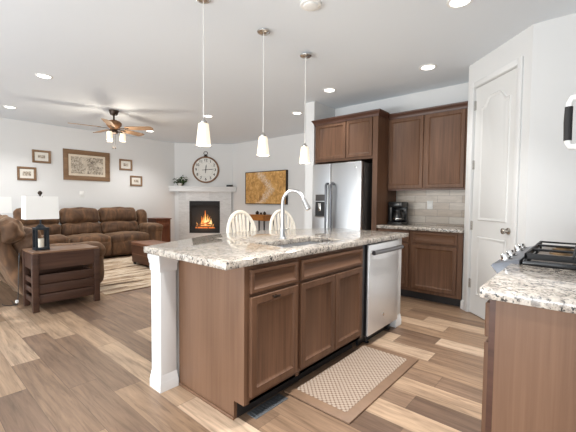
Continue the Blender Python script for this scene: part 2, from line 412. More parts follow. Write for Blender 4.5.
    def cushion(s, x0, x1, y0, y1, z0, z1, r=0.06, puff=(0, 0, 0), wob=0.0, freq=6, seed=0, cuts=12, M_=None):
        b = bmesh.new(); bmesh.ops.create_cube(b, size=2); bmesh.ops.subdivide_edges(b, edges=list(b.edges), cuts=cuts, use_grid_fill=True)
        h = Vector(((x1 - x0) / 2, (y1 - y0) / 2, (z1 - z0) / 2)); c = Vector(((x0 + x1) / 2, (y0 + y1) / 2, (z0 + z1) / 2))
        for v in b.verts:
            p = v.co.copy()
            q = Vector([p[i] * h[i] for i in range(3)])
            core = Vector([max(-(h[i] - min(r, h[i])), min(h[i] - min(r, h[i]), q[i])) for i in range(3)])
            d = q - core
            e = Vector([min(r, h[i]) for i in range(3)])
            if d.length > 1e-6:
                dn = Vector([d[i] / e[i] for i in range(3)]); l = dn.length
                mx = max(abs(dn.x), abs(dn.y), abs(dn.z)); d = Vector([d[i] * mx / l for i in range(3)])
            q = core + d
            for i in range(3):
                j, k = (i + 1) % 3, (i + 2) % 3
                q[i] += puff[i] * p[i] * (1 - p[j] ** 2) * (1 - p[k] ** 2)
            if wob:
                w = noise.fractal(Vector((q.x, q.y, q.z)) * freq + Vector((seed * 7.3, seed * 3.1, 0)), 0.9, 2.0, 3)
                q += p.normalized() * wob * w
            v.co = c + q
        return s.add(b, M_)

ROOT = {}
def finish(name, mb, mat, off=(0, 0, 0), parent=None, smooth=35):
    me = bpy.data.meshes.new(name); bm = mb.bm
    if any(off): bmesh.ops.translate(bm, verts=list(bm.verts), vec=-Vector(off))
    bm.to_mesh(me); bm.free()
    me.materials.append(M[mat] if isinstance(mat, str) else mat)
    for p in me.polygons: p.use_smooth = True
    me.set_sharp_from_angle(angle=math.radians(smooth))
    o = bpy.data.objects.new(name, me); COL.objects.link(o)
    if parent is not None: o.parent = parent
    return o

def tag(o, label, cat, group=None, kind=None):
    o['label'] = label; o['category'] = cat
    if group: o['group'] = group
    if kind: o['kind'] = kind

def thing(name, label, cat, loc=(0, 0, 0), rz=0.0, group=None):
    o = bpy.data.objects.new(name, None); COL.objects.link(o); o.location = loc; o.rotation_euler = (0, 0, rz); o.empty_display_size = 0.1
    tag(o, label, cat, group); ROOT[o.name] = Vector(loc) if not rz else None
    return o

def part(par, name, mb, mat, label=None, local=False, smooth=35):
    r = par
    while r.parent: r = r.parent
    off = (0, 0, 0) if (local or ROOT.get(r.name) is None) else tuple(ROOT[r.name])
    o = finish(name, mb, mat, off, par, smooth)
    if label: o['label'] = label
    return o

def solo(name, mb, mat, label, cat, loc=(0, 0, 0), group=None, kind=None, smooth=35):
    o = finish(name, mb, mat, loc, None, smooth); o.location = loc; tag(o, label, cat, group, kind); return o

def struct(name, mb, mat, label, cat, parent=None, loc=(0, 0, 0), rz=0, smooth=35):
    o = finish(name, mb, mat, (0, 0, 0), parent, smooth)
    o.location = loc; o.rotation_euler = (0, 0, rz)
    if parent is None: o['label'] = label; o['category'] = cat; o['kind'] = 'structure'
    return o

def dup(root, loc, rz=None, label=None):
    r = root.copy(); COL.objects.link(r); r.location = loc
    if rz is not None: r.rotation_euler = (0, 0, rz)
    if label: r['label'] = label
    for ch in list(root.children):
        c = ch.copy(); COL.objects.link(c); c.parent = r
        for g in list(ch.children):
            d = g.copy(); COL.objects.link(d); d.parent = c
    return r

X, Y, Z = Vector((1, 0, 0)), Vector((0, 1, 0)), Vector((0, 0, 1))

# ------------------------------------------------------------------ the room
CZ = 2.74
LW, TVY, KY = -8.38, 6.08, 4.83          # living wall, picture wall, kitchen wall
s2 = math.sqrt(0.5)
struct('floor', MB().box(LW - 0.1, 3.0, -4.0, TVY + 0.1, -0.1, 0), 'floor', 'mixed tone wood plank floor', 'floor')
struct('ceiling', MB().box(LW - 0.1, 3.0, -4.0, TVY + 0.1, CZ, CZ + 0.1), 'ceiling', 'flat pale textured ceiling', 'ceiling')
struct('wall_west', MB().box(LW - 0.12, LW, -4.0, 5.02, 0, CZ), 'wall', 'white wall behind the long sofa', 'wall')
# the diagonal wall of the fireplace, in its own frame: u along the wall, n into the room
FP0, FPL = Vector((LW, 4.99, 0)), 1.54
def fpm(): return Matrix.Translation(FP0) @ Matrix.Rotation(PI / 4, 4, 'Z')     # local x = u, local -y = into the room
FM = fpm()
struct('wall_fireplace', MB().box(-0.05, FPL + 0.05, 0, 0.12, 0, CZ, M_=FM), 'wall', 'diagonal white wall above the fireplace', 'wall')
struct('wall_north', MB().box(LW + FPL * s2 - 0.02, -3.2, TVY, TVY + 0.12, 0, CZ), 'wall', 'white wall behind the golden picture', 'wall')
struct('wall_partition', MB().box(-3.355, -3.19, 4.26, TVY, 0, CZ), 'wall', 'narrow white wall end beside the refrigerator', 'wall')
struct('wall_kitchen', MB().box(-3.19, -1.06, KY, KY + 0.12, 0, CZ), 'wall', 'white kitchen wall behind the wall cabinets', 'wall')
# pantry: short return, diagonal door wall, wall behind the range
PA = Vector((-1.05, 4.27, 0)); PBx, PBy = -0.40, 3.62
struct('wall_return', MB().box(-1.05, -0.95, 4.27, KY + 0.12, 0, CZ), 'wall', 'short white wall at the end of the kitchen counter', 'wall')
PLEN = math.hypot(PBx - PA.x, PBy - PA.y)
PM = Matrix.Translation(PA) @ Matrix.Rotation(-PI / 4, 4, 'Z')                    # local x = u, local -y = into the room
D0, DW_, DH = 0.122, 0.640, 2.455
pw = MB()
pw.box(0, D0, 0, 0.12, 0, CZ, M_=PM).box(D0 + DW_, PLEN, 0, 0.12, 0, CZ, M_=PM).box(D0, D0 + DW_, 0, 0.12, DH, CZ, M_=PM)
struct('wall_pantry', pw, 'wall', 'diagonal white wall around the pantry door', 'wall')
struct('wall_range', MB().box(PBx, 0.50, PBy, PBy + 0.12, 0, CZ), 'wall', 'white wall beyond the gas range', 'wall')
struct('wall_east', MB().box(0.38, 0.50, 1.2, PBy, 0, CZ), 'wall', 'white wall behind the gas range and microwave', 'wall')

bprof = [(0, 0), (0.014, 0), (0.014, 0.085), (0.009, 0.098), (0, 0.102)]
struct('baseboard_west', MB().mould([(LW, -4.0), (LW, 4.99)], bprof), 'trim', 'white baseboard along the sofa wall', 'baseboard')
struct('baseboard_north', MB().mould([(LW + FPL * s2, TVY), (-3.355, TVY)], bprof), 'trim', 'white baseboard under the golden picture', 'baseboard')
struct('baseboard_partition', MB().mould([(-3.355, TVY - 0.02), (-3.355, 4.26), (-3.19, 4.26), (-3.19, 4.80)], bprof), 'trim', 'white baseboard round the narrow wall end', 'baseboard')
c0 = PM @ Vector((D0 - 0.075, 0, 0)); c1 = PM @ Vector((D0 + DW_ + 0.075, 0, 0))
struct('baseboard_pantry', MB().mould([(-1.05, 4.30), (PA.x, PA.y), (c0.x, c0.y)], bprof), 'trim', 'short white baseboard before the pantry door', 'baseboard')
struct('baseboard_range', MB().mould([(c1.x, c1.y), (PBx, PBy), (0.38, PBy)], bprof), 'trim', 'white baseboard beyond the gas range', 'baseboard')

# backsplash tiles
struct('wall_backsplash', MB().box(-2.10, -1.06, KY - 0.010, KY, 0.914, 1.392), 'backsplash', 'beige stone tile backsplash', 'backsplash')

# pantry door: slab with two moulded panels, hinges, knob, casing
door = thing('door_1', 'white moulded two panel pantry door, nearly closed', 'door', PA, -PI / 4); door['kind'] = 'structure'
du, dn = X, -Y
sl = MB().box(D0 + 0.004, D0 + DW_ - 0.004, 0.012, 0.047, 0.008, DH - 0.004)
def inset(poly, d):
    n = len(poly); out = []
    for i in range(n):
        a, b, c = Vector(poly[i - 1]), Vector(poly[i]), Vector(poly[(i + 1) % n])
        e1, e2 = (b - a).normalized(), (c - b).normalized(); n1, n2 = Vector((-e1.y, e1.x)), Vector((-e2.y, e2.x))
        q = (n1 + n2) / (1 + n1.dot(n2)); out.append((b.x + q.x * d, b.y + q.y * d))
    return out
def arch(u0_, u1_, z0_, zs, rise):
    pts = [(u0_, z0_), (u1_, z0_)]
    k = 40
    for i in range(k + 1):
        t = i / k; s = min(1, max(0, (0.5 - abs(t - 0.5) - 0.09) / 0.22)); sm = s * s * (3 - 2 * s)
        pts.append((u1_ + (u0_ - u1_) * t, zs + rise * (sm + 0.10 * math.sin(PI * t))))
    return pts
ua, ub = D0 + 0.105, D0 + DW_ - 0.095
for top_ in (True, False):
    def pl(d): return arch(ua + d, ub - d, 1.03 + d, 2.225 - d, 0.085) if top_ else [(ua + d, 0.22 + d), (ub - d, 0.22 + d), (ub - d, 0.86 - d), (ua + d, 0.86 - d)]
    sl.rings((0, 0.0125, 0), X, Z, -Y, [(pl(0), 0), (pl(0.008), 0.008), (pl(0.018), 0.006), (pl(0.030), 0.001), (pl(0.052), 0.007)])
part(door, 'slab', sl, 'door')
kn = MB(); KM = Matrix.Translation((D0 + DW_ - 0.065, 0.012, 0.955)) @ Matrix.Rotation(PI / 2, 4, 'X')
kn.lathe([(0.031, 0), (0.031, 0.006), (0.012, 0.010), (0.011, 0.03), (0.022, 0.038), (0.029, 0.05), (0.027, 0.062), (0.012, 0.070)], M_=KM)
part(door, 'knob', kn, 'nickel', 'satin nickel door knob')
for hz in (0.33, 0.97, 1.63, 2.27):
    hb = MB(); hb.tube([(D0 + 0.001, 0.004, hz - 0.05), (D0 + 0.001, 0.004, hz + 0.05)], 0.007, 8); hb.box(D0 - 0.004, D0 + 0.022, 0.0, 0.014, hz - 0.048, hz + 0.048)
    part(door, 'hinge', hb, 'nickel', 'satin nickel hinge')
cs = MB()
cs.box(D0 - 0.062, D0 - 0.004, -0.016, 0.0, 0, DH + 0.062, 0.004, M_=PM).box(D0 + DW_ + 0.004, D0 + DW_ + 0.062, -0.016, 0.0, 0, DH + 0.062, 0.004, M_=PM).box(D0 - 0.004, D0 + DW_ + 0.004, -0.016, 0.0, DH + 0.004, DH + 0.062, 0.004, M_=PM)
struct('trim_1', cs, 'trim', 'white casing around the pantry door', 'trim')

# ------------------------------------------------------------------ island
def carcass(mb, x0, x1, y0, y1, z0, z1, t=0.018):
    mb.box(x0, x1, y0, y0 + t, z0, z1).box(x0, x1, y1 - t, y1, z0, z1).box(x0, x1, y0 + t, y1 - t, z0, z0 + t)
    return mb
IX = -1.362                                # cabinet face
def island_body(y0, y1):
    b = carcass(MB(), -1.97, IX, y0, y1, 0.105, 0.872)
    b.box(-1.9985, -1.97, y0, y1, 0.0, 0.872)
    b.box(IX - 0.02, IX, y0 + 0.018, y0 + 0.045, 0.105, 0.872).box(IX - 0.02, IX, y1 - 0.045, y1 - 0.018, 0.105, 0.872)
    b.box(IX - 0.02, IX, y0 + 0.045, y1 - 0.045, 0.105, 0.145).box(IX - 0.02, IX, y0 + 0.045, y1 - 0.045, 0.685, 0.72).box(IX - 0.02, IX, y0 + 0.045, y1 - 0.045, 0.845, 0.872)
    b.box(IX - 0.03, IX - 0.021, y0 + 0.02, y1 - 0.02, 0.123, 0.87)
    return b
def tbar(mb, y, z, x):
    mb.tube([(x, y - 0.012, z), (x + 0.022, y - 0.012, z)], 0.0045, 8).tube([(x, y + 0.012, z), (x + 0.022, y + 0.012, z)], 0.0045, 8).box(x + 0.018, x + 0.028, y - 0.026, y + 0.026, z - 0.007, z + 0.007, 0.003)
    return mb

cab = thing('island_cabinet', 'island base cabinet with one drawer over one door, beside the white post', 'cabinet', (-1.66, 1.44, 0))
part(cab, 'body', island_body(1.238, 1.668), 'cab')
ep = [(-1.9985, 0), (-1.445, 0), (-1.445, 0.108), (IX, 0.108), (IX, 0.872), (-1.9985, 0.872)]
part(cab, 'end_panel', MB().prism(ep, 1.2165, 1.238, 'Y'), 'panel', 'plain lighter wood end panel')
part(cab, 'shoe_molding', MB().box(-1.985, -1.437, 1.206, 1.218, 0, 0.018, 0.004), 'panel')
part(cab, 'toe_kick', MB().box(-1.455, -1.443, 1.238, 1.668, 0, 0.105), 'toe', 'dark recessed toe kick')
part(cab, 'drawer', MB().front((IX, 1.252, 0.718), Y, Z, X, 0.398, 0.130, 0.02, 0.032), 'caby')
d = part(cab, 'door', MB().front((IX, 1.252, 0.146), Y, Z, X, 0.398, 0.552), 'cab')
part(d, 'knob', tbar(MB(), 1.43, 0.676, IX + 0.02), 'bronze', 'small dark bar knob')

cab = thing('sink_cabinet', 'island sink cabinet with one wide false drawer over two doors', 'cabinet', (-1.66, 2.08, 0))
part(cab, 'body', island_body(1.668, 2.492), 'cab')
part(cab, 'toe_kick', MB().box(-1.455, -1.443, 1.668, 2.492, 0, 0.105), 'toe', 'dark recessed toe kick')
part(cab, 'drawer', MB().front((IX, 1.686, 0.718), Y, Z, X, 0.780, 0.130, 0.02, 0.032), 'caby')
part(cab, 'door', MB().front((IX, 1.686, 0.146), Y, Z, X, 0.387, 0.552), 'cab')
part(cab, 'door', MB().front((IX, 2.082, 0.146), Y, Z, X, 0.384, 0.552), 'cab')

def post(x0, x1, y0, y1, label, cap=True):
    t = thing('island_post', label, 'post', ((x0 + x1) / 2, (y0 + y1) / 2, 0), group='white posts under the island top')
    part(t, 'shaft', MB().box(x0, x1, y0, y1, 0, 0.872, 0.003), 'trim')
    loop = [(x0, y0), (x0, y1), (x1, y1), (x1, y0)][::-1]
    area2 = sum(loop[i][0] * loop[(i + 1) % 4][1] - loop[(i + 1) % 4][0] * loop[i][1] for i in range(4))
    if area2 < 0: loop = loop[::-1]
    part(t, 'base_molding', MB().mould(loop, [(-0.002, 0.0), (0.009, 0.0), (0.009, 0.055), (0.006, 0.060), (0.006, 0.078), (0.003, 0.084), (0.003, 0.100), (-0.002, 0.108)], True), 'trim')
    if cap:
        part(t, 'cap_molding', MB().mould(loop, [(-0.002, 0.765), (0.004, 0.768), (0.005, 0.785), (0.005, 0.812), (0.009, 0.818), (0.010, 0.838), (0.013, 0.845), (0.014, 0.872), (-0.002, 0.872)], True), 'trim')
    return t
post(-2.116, -1.998, 1.086, 1.196, 'white square post with moulded cap and base, at the plain panel end of the island')
post(-1.462, -1.372, 3.185, 3.300, 'white post beside the stainless dishwasher at the far end of the island', False)
solo('island_back_panel', MB().box(-2.09, -1.9995, 1.226, 3.300, 0, 0.872), 'trim', 'white panel closing the seating side of the island below the overhang', 'panel', (-2.04, 2.25, 0))

# granite top, bowed on the seating side, with the sink cut out
SX0, SX1, SY0, SY1 = -1.80, -1.48, 1.70, 2.36
TX1, TY0, TY1 = -1.333, 1.072, 3.375
def backx(y):
    t = (y - TY0) / (TY1 - TY0); return -2.185 - 0.375 * max(0, math.sin(PI * t)) ** 1.15
b = bmesh.new()
ys = sorted(set([TY0 + (TY1 - TY0) * i / 28 for i in range(29)] + [SY0, SY1]))
vt = {}
def V_(x, y):
    k = (round(x, 5), round(y, 5))
    if k not in vt: vt[k] = b.verts.new((x, y, 0.914))
    return vt[k]
for y0, y1 in zip(ys, ys[1:]):
    xa0, xa1 = [backx(y0), SX0, SX1, TX1], [backx(y1), SX0, SX1, TX1]
    for i in range(3):
        if i == 1 and y0 >= SY0 - 1e-6 and y1 <= SY1 + 1e-6: continue
        b.faces.new((V_(xa0[i], y0), V_(xa0[i + 1], y0), V_(xa1[i + 1], y1), V_(xa1[i], y1)))
top_faces = list(b.faces)
r = bmesh.ops.extrude_face_region(b, geom=top_faces)
for v in [g for g in r['geom'] if isinstance(g, bmesh.types.BMVert)]: v.co.z = 0.874
bmesh.ops.recalc_face_normals(b, faces=list(b.faces))
se = [e for e in b.edges if len(e.link_faces) == 2 and e.calc_face_angle(0) > 0.8]
bmesh.ops.bevel(b, geom=se, offset=0.004, segments=2, affect='EDGES', profile=0.5)
mb = MB(); mb.add(b)
solo('island_countertop', mb, 'granite', 'speckled cream granite island worktop with bowed seating edge', 'countertop', (-1.85, 2.2, 0.874))

sk = thing('kitchen_sink', 'undermount stainless double bowl sink set in the island granite', 'sink', ((SX0 + SX1) / 2, (SY0 + SY1) / 2, 0.68))
def bowl(x0, x1, y0, y1, z0, z1, t=0.006):
    b = MB(); b.box(x0, x1, y0, y1, z0, z0 + t).box(x0, x0 + t, y0, y1, z0 + t, z1).box(x1 - t, x1, y0, y1, z0 + t, z1).box(x0 + t, x1 - t, y0, y0 + t, z0 + t, z1).box(x0 + t, x1 - t, y1 - t, y1, z0 + t, z1)
    return b
ym = 2.02
part(sk, 'bowl', bowl(SX0 - 0.004, SX1 + 0.004, SY0 - 0.004, ym - 0.008, 0.69, 0.873), 'steel_x')
part(sk, 'bowl', bowl(SX0 - 0.004, SX1 + 0.004, ym + 0.008, SY1 + 0.004, 0.69, 0.873), 'steel_x')
part(sk, 'divider', MB().box(SX0 - 0.004, SX1 + 0.004, ym - 0.008, ym + 0.008, 0.70, 0.868, 0.003), 'steel_x')
for y in (1.86, 2.19): part(sk, 'drain', MB().lathe([(0.045, 0.0), (0.045, 0.004), (0.03, 0.004), (0.02, 0.001)], (-1.615, y, 0.696)), 'chrome')

fx, fy = -1.852, 2.065
fc = thing('kitchen_faucet', 'tall gooseneck pull-down faucet standing behind the island sink', 'faucet', (fx, fy, 0.914))
part(fc, 'base', MB().lathe([(0.031, 0), (0.031, 0.008), (0.024, 0.016), (0.021, 0.06), (0.019, 0.10)], (fx, fy, 0.914)), 'steel')
pts = [(fx, fy, 1.00), (fx, fy, 1.10), (fx, fy, 1.20)]
R = 0.098
dirx, diry = 0.985, 0.17
for i in range(1, 15):
    a = PI * i / 16
    pts.append((fx + (R - R * math.cos(a)) * dirx, fy + (R - R * math.cos(a)) * diry, 1.205 + R * math.sin(a)))
part(fc, 'spout', MB().tube(pts, [0.017, 0.0155, 0.0145] + [0.0135] * 14, 14), 'steel')
e = Vector(pts[-1]); dd = (Vector(pts[-1]) - Vector(pts[-2])).normalized()
part(fc, 'spray_head', MB().tube([e, e + dd * 0.012, e + dd * 0.014, e + dd * 0.05, e + dd * 0.095, e + dd * 0.1], [0.0135, 0.0135, 0.016, 0.018, 0.022, 0.019], 14), 'chrome')
part(fc, 'lever', MB().tube([(fx, fy, 0.975), (fx - 0.004, fy + 0.045, 0.985), (fx - 0.01, fy + 0.105, 1.0)], [0.010, 0.008, 0.006], 10), 'steel')

# dishwasher
dw = thing('dishwasher', 'stainless dishwasher with bar handle at the far end of the island', 'dishwasher', (-1.66, 2.84, 0))
part(dw, 'body', MB().box(-1.93, -1.3565, 2.556, 3.165, 0.10, 0.868), 'black')
part(dw, 'filler', MB().box(-1.385, IX - 0.006, 2.496, 2.554, 0.105, 0.870), 'black', 'black side strip')
dd_ = part(dw, 'door', MB().box(-1.356, -1.338, 2.562, 3.155, 0.098, 0.862, 0.004), 'steel_lit')
hd = MB().tube([(-1.304, 2.575, 0.800), (-1.298, 2.85, 0.800), (-1.304, 3.135, 0.800)], 0.019, 12)
part(dd_, 'handle', hd, 'handle_steel')
for y in (2.60, 3.11): part(dd_, 'handle_bracket', MB().box(-1.338, -1.298, y - 0.016, y + 0.016, 0.783, 0.817, 0.004), 'nickel')
part(dd_, 'badge', MB().lathe([(0.014, 0), (0.014, 0.003), (0.011, 0.004)], M_=Matrix.Translation((-1.3385, 2.844, 0.222)) @ Matrix.Rotation(PI / 2, 4, 'Y')), 'nickel', 'small round metal badge')
part(dw, 'toe_panel', MB().box(-1.44, -1.42, 2.548, 3.165, 0.0, 0.096), 'black')
for y in (2.67, 3.09): part(dw, 'foot', MB().lathe([(0.02, 0), (0.02, 0.01), (0.008, 0.012), (0.008, 0.10)], (-1.405, y, 0.0)), 'matte_black')

# mat and floor register
km = thing('kitchen_mat', 'brown cushioned floor mat with pale woven dot field beside the sink cabinet', 'mat', (-1.185, 2.115, 0))
part(km, 'border', MB().prism([(-1.418, 1.606), (-0.937, 1.606), (-0.937, 2.626), (-1.418, 2.626)], 0, 0.014, 'Z', 0.005), 'mat_brown')
part(km, 'woven_field', MB().box(-1.372, -1.000, 1.672, 2.560, 0.0135, 0.0155), 'weave')
rg = MB().box(-1.432, -1.352, 1.30, 1.572, 0, 0.004, 0.001)
for i in range(11):
    y = 1.325 + i * 0.0222
    rg.box(-1.422, -1.362, y - 0.004, y + 0.004, 0.004, 0.007)
solo('floor_register', rg, 'register', 'small grey metal floor register between the mat and the island corner', 'floor vent', (-1.392, 1.436, 0))

# ------------------------------------------------------------------ counter stools (white bow-back)
def stool(loc, rz, label):
    t = thing('counter_stool', label, 'stool', loc, rz, 'white bow-back counter stools')
    # local: seat centre at origin, facing +x, back at -x
    SH = 0.62
    se = MB(); b = bmesh.new()
    n = 28
    def outl(k, s): 
        a = 2 * PI * k / n; return (0.215 * s * math.copysign(abs(math.cos(a)) ** 0.8, math.cos(a)), 0.215 * s * math.copysign(abs(math.sin(a)) ** 0.8, math.sin(a)))
    prof = [(0.80, 0.0), (0.95, 0.008), (1.0, 0.022), (0.97, 0.036), (0.85, 0.040), (0.6, 0.031), (0.3, 0.028)]
    RR = [[b.verts.new((*outl(k, s_), SH - 0.04 + z)) for k in range(n)] for s_, z in prof]
    for A, B in zip(RR, RR[1:]):
        for j in range(n): b.faces.new((A[j], A[(j + 1) % n], B[(j + 1) % n], B[j]))
    b.faces.new(RR[0][::-1]); b.faces.new(RR[-1]); se.add(b)
    part(t, 'seat', se, 'white_paint', local=True)
    # bow
    H, W0, WM = 0.495, 0.150, 0.200
    def bow(a):
        s_ = a                     # 0..1 along the hoop
        ang = PI * s_
        y = -math.cos(ang); z = math.sin(ang) ** 0.55 if 0 < s_ < 1 else 0.0
        w = W0 + (WM - W0) * min(1, z * 1.6)
        yy = y * w if z > 0.0 else y * W0
        zz = z * H
        return Vector((-0.17 - 0.17 * zz / H * 0.55, yy, SH - 0.012 + zz))
    bp = [bow(i / 40) for i in range(41)]
    part(t, 'bow', MB().tube(bp, 0.019, 10), 'white_paint', local=True)
    def ztop(y):
        best = min(bp[6:35], key=lambda p: abs(p.y - y)); return best
    for i in range(7):
        fy_ = (i - 3) * 0.044
        q = ztop(fy_ * 1.12)
        p0 = Vector((-0.175, fy_ * 0.9, SH - 0.012)); 
        wd = [0.009, 0.012, 0.016, 0.0185, 0.0175, 0.013]
        ps = [p0.lerp(q, k / 5) + Vector((-0.012 * math.sin(PI * k / 5), 0, 0)) for k in range(6)]
        mbs = MB(); mbs.tube(ps, wd, 8, flat=0.55)
        part(t, 'spindle', mbs, 'white_paint', local=True)
    for sx in (-1, 1):
        for sy in (-1, 1):
            part(t, 'leg', MB().tube([(sx * 0.125, sy * 0.125, SH - 0.03), (sx * 0.155, sy * 0.15, 0.42), (sx * 0.175, sy * 0.17, 0.22), (sx * 0.20, sy * 0.195, 0.0)], [0.016, 0.021, 0.018, 0.013], 10), 'white_paint', local=True)
    for sy in (-1, 1): part(t, 'stretcher', MB().tube([(-0.172, sy * 0.168, 0.24), (0, sy * 0.168, 0.24), (0.172, sy * 0.168, 0.24)], [0.009, 0.013, 0.009], 8), 'white_paint', local=True)
    for sx in (-1, 1): part(t, 'stretcher', MB().tube([(sx * 0.178, -0.17, 0.20), (sx * 0.178, 0, 0.20), (sx * 0.178, 0.17, 0.20)], [0.009, 0.013, 0.009], 8), 'white_paint', local=True)
    return t
st = stool((-2.47, 2.375, 0), 0.0, 'white bow-back counter stool in front of the fireplace, farther from the faucet')
dup(st, (-2.47, 2.975, 0), -0.14, 'white bow-back counter stool seen behind the faucet')

# ------------------------------------------------------------------ refrigerator wall
fr = thing('refrigerator', 'stainless side by side refrigerator with ice dispenser', 'refrigerator', (-2.655, 4.4, 0))
part(fr, 'body', MB().box(-3.055, -2.250, 4.125, 4.80, 0.02, 1.745, 0.004), 'steel_dark', 'dark grey cabinet body')
part(fr, 'kick_grille', MB().box(-3.04, -2.265, 4.075, 4.125, 0.02, 0.095), 'matte_black')
dl = part(fr, 'freezer_door', MB().box(-3.055, -2.737, 4.05, 4.12, 0.105, 1.752, 0.012, 3), 'steel')
dr = part(fr, 'fridge_door', MB().box(-2.729, -2.250, 4.05, 4.12, 0.105, 1.752, 0.012, 3), 'steel')
for par_, x in ((dl, -2.775), (dr, -2.690)):
    hp = [(x, 4.05, 1.47), (x, 4.012, 1.465), (x, 3.995, 1.44)] + [(x, 3.995, 1.44 - 0.1 * i) for i in range(1, 8)] + [(x, 4.012, 0.70), (x, 4.05, 0.695)]
    part(par_, 'handle', MB().tube(hp, 0.017, 10), 'dark_steel')
dp = MB(); dp.box(-2.995, -2.798, 4.040, 4.051, 0.985, 1.325, 0.004)
o = part(dl, 'dispenser', dp, 'steel', 'grey ice and water dispenser')
part(dl, 'dispenser_cavity', MB().box(-2.983, -2.808, 4.036, 4.0415, 1.0, 1.215), 'black')
part(dl, 'control_panel', MB().box(-2.983, -2.808, 4.0355, 4.0415, 1.225, 1.315, 0.002), 'steel_dark')
part(dl, 'paddle', MB().box(-2.925, -2.882, 4.026, 4.037, 1.08, 1.19, 0.003), 'nickel')
part(dl, 'drip_tray', MB().box(-2.975, -2.832, 4.012, 4.037, 1.0, 1.012, 0.002), 'steel_dark')
part(dr, 'badge', MB().lathe([(0.016, 0), (0.016, 0.003), (0.012, 0.004)], M_=Matrix.Translation((-2.33, 4.0505, 1.685)) @ Matrix.Rotation(PI / 2, 4, 'X')), 'nickel', 'small round metal badge')
for x in (-3.0, -2.31): part(fr, 'hinge_cover', MB().box(x - 0.035, x + 0.035, 4.07, 4.17, 1.745, 1.765, 0.005), 'steel_dark')

crown = [(0, 2.345), (0.008, 2.345), (0.011, 2.368), (0.020, 2.385), (0.030, 2.400), (0.036, 2.408), (0.038, 2.424), (0, 2.424)]
def shift(pr, dz): return [(o_, z_ + dz) for o_, z_ in pr]
fcab = thing('refrigerator_cabinet', 'two door wall cabinet with tall side panel, over the refrigerator', 'cabinet', (-2.6, 4.5, 0))
part(fcab, 'body', MB().box(-3.115, -2.175, 4.225, KY - 0.005, 1.80, 2.39), 'cab')
part(fcab, 'side_panel', MB().box(-2.175, -2.105, 4.205, KY - 0.005, 0.0, 2.40), 'cab', 'tall side panel beside the refrigerator')
part(fcab, 'end_panel', MB().box(-3.135, -3.115, 4.225, KY - 0.005, 0.0, 2.40), 'cab')
part(fcab, 'door', MB().front((-3.095, 4.225, 1.832), X, Z, -Y, 0.497, 0.515), 'cab')
part(fcab, 'door', MB().front((-2.590, 4.225, 1.832), X, Z, -Y, 0.400, 0.515), 'cab')
part(fcab, 'crown_molding', MB().mould([(-3.135, 4.80), (-3.135, 4.205), (-2.105, 4.205), (-2.105, 4.462)][::1], crown), 'crown', 'dark stepped crown moulding')

uc = thing('upper_cabinet', 'two door dark wood wall cabinet above the coffee maker', 'cabinet', (-1.58, 4.66, 1.385))
part(uc, 'body', MB().box(-2.104, -1.062, 4.522, KY - 0.005, 1.385, 2.375), 'cab')
part(uc, 'door', MB().front((-2.085, 4.522, 1.402), X, Z, -Y, 0.462, 0.935), 'cab')
part(uc, 'door', MB().front((-1.592, 4.522, 1.402), X, Z, -Y, 0.462, 0.935), 'cab')
part(uc, 'light_rail', MB().box(-2.104, -1.062, 4.515, 4.54, 1.372, 1.392), 'crown')
part(uc, 'crown_molding', MB().mould([(-2.104, 4.522), (-1.062, 4.522)], [(o_, z_ - 0.006) for o_, z_ in crown]), 'crown', 'dark stepped crown moulding')

def kitchen_base(name, label, x0, x1, fx0, fx1):
    t = thing(name, label, 'cabinet', ((x0 + x1) / 2, 4.5, 0))
    part(t, 'body', MB().box(x0, x1, 4.252, KY - 0.005, 0.105, 0.872), 'cab')
    part(t, 'toe_kick', MB().box(x0, x1, 4.33, KY - 0.01, 0, 0.105), 'toe', 'dark recessed toe kick')
    part(t, 'drawer', MB().front((fx0, 4.252, 0.722), X, Z, -Y, fx1 - fx0, 0.128, 0.02, 0.032), 'cabx')
    part(t, 'door', MB().front((fx0, 4.252, 0.148), X, Z, -Y, fx1 - fx0, 0.552), 'cab')
    return t
kitchen_base('base_cabinet', 'dark wood base cabinet below the coffee maker, half hidden by the island', -2.104, -1.652, -2.085, -1.672)
kitchen_base('base_cabinet', 'dark wood base cabinet with drawer and door, next to the pantry wall', -1.652, -1.056, -1.625, -1.112)
solo('kitchen_countertop', MB().box(-2.100, -1.053, 4.205, KY - 0.011, 0.874, 0.914, 0.004), 'granite', 'speckled granite worktop under the coffee maker and tile backsplash', 'countertop', (-1.58, 4.5, 0.874))
ol = thing('wall_outlet', 'white outlet plate on the beige tile backsplash', 'outlet', (-1.622, KY - 0.011, 1.183))
part(ol, 'plate', MB().box(-1.660, -1.584, KY - 0.017, KY - 0.0105, 1.125, 1.240, 0.003), 'white_plastic')
for z in (1.160, 1.205): part(ol, 'socket', MB().box(-1.640, -1.604, KY - 0.0195, KY - 0.0165, z - 0.016, z + 0.016, 0.002), 'white_plastic')

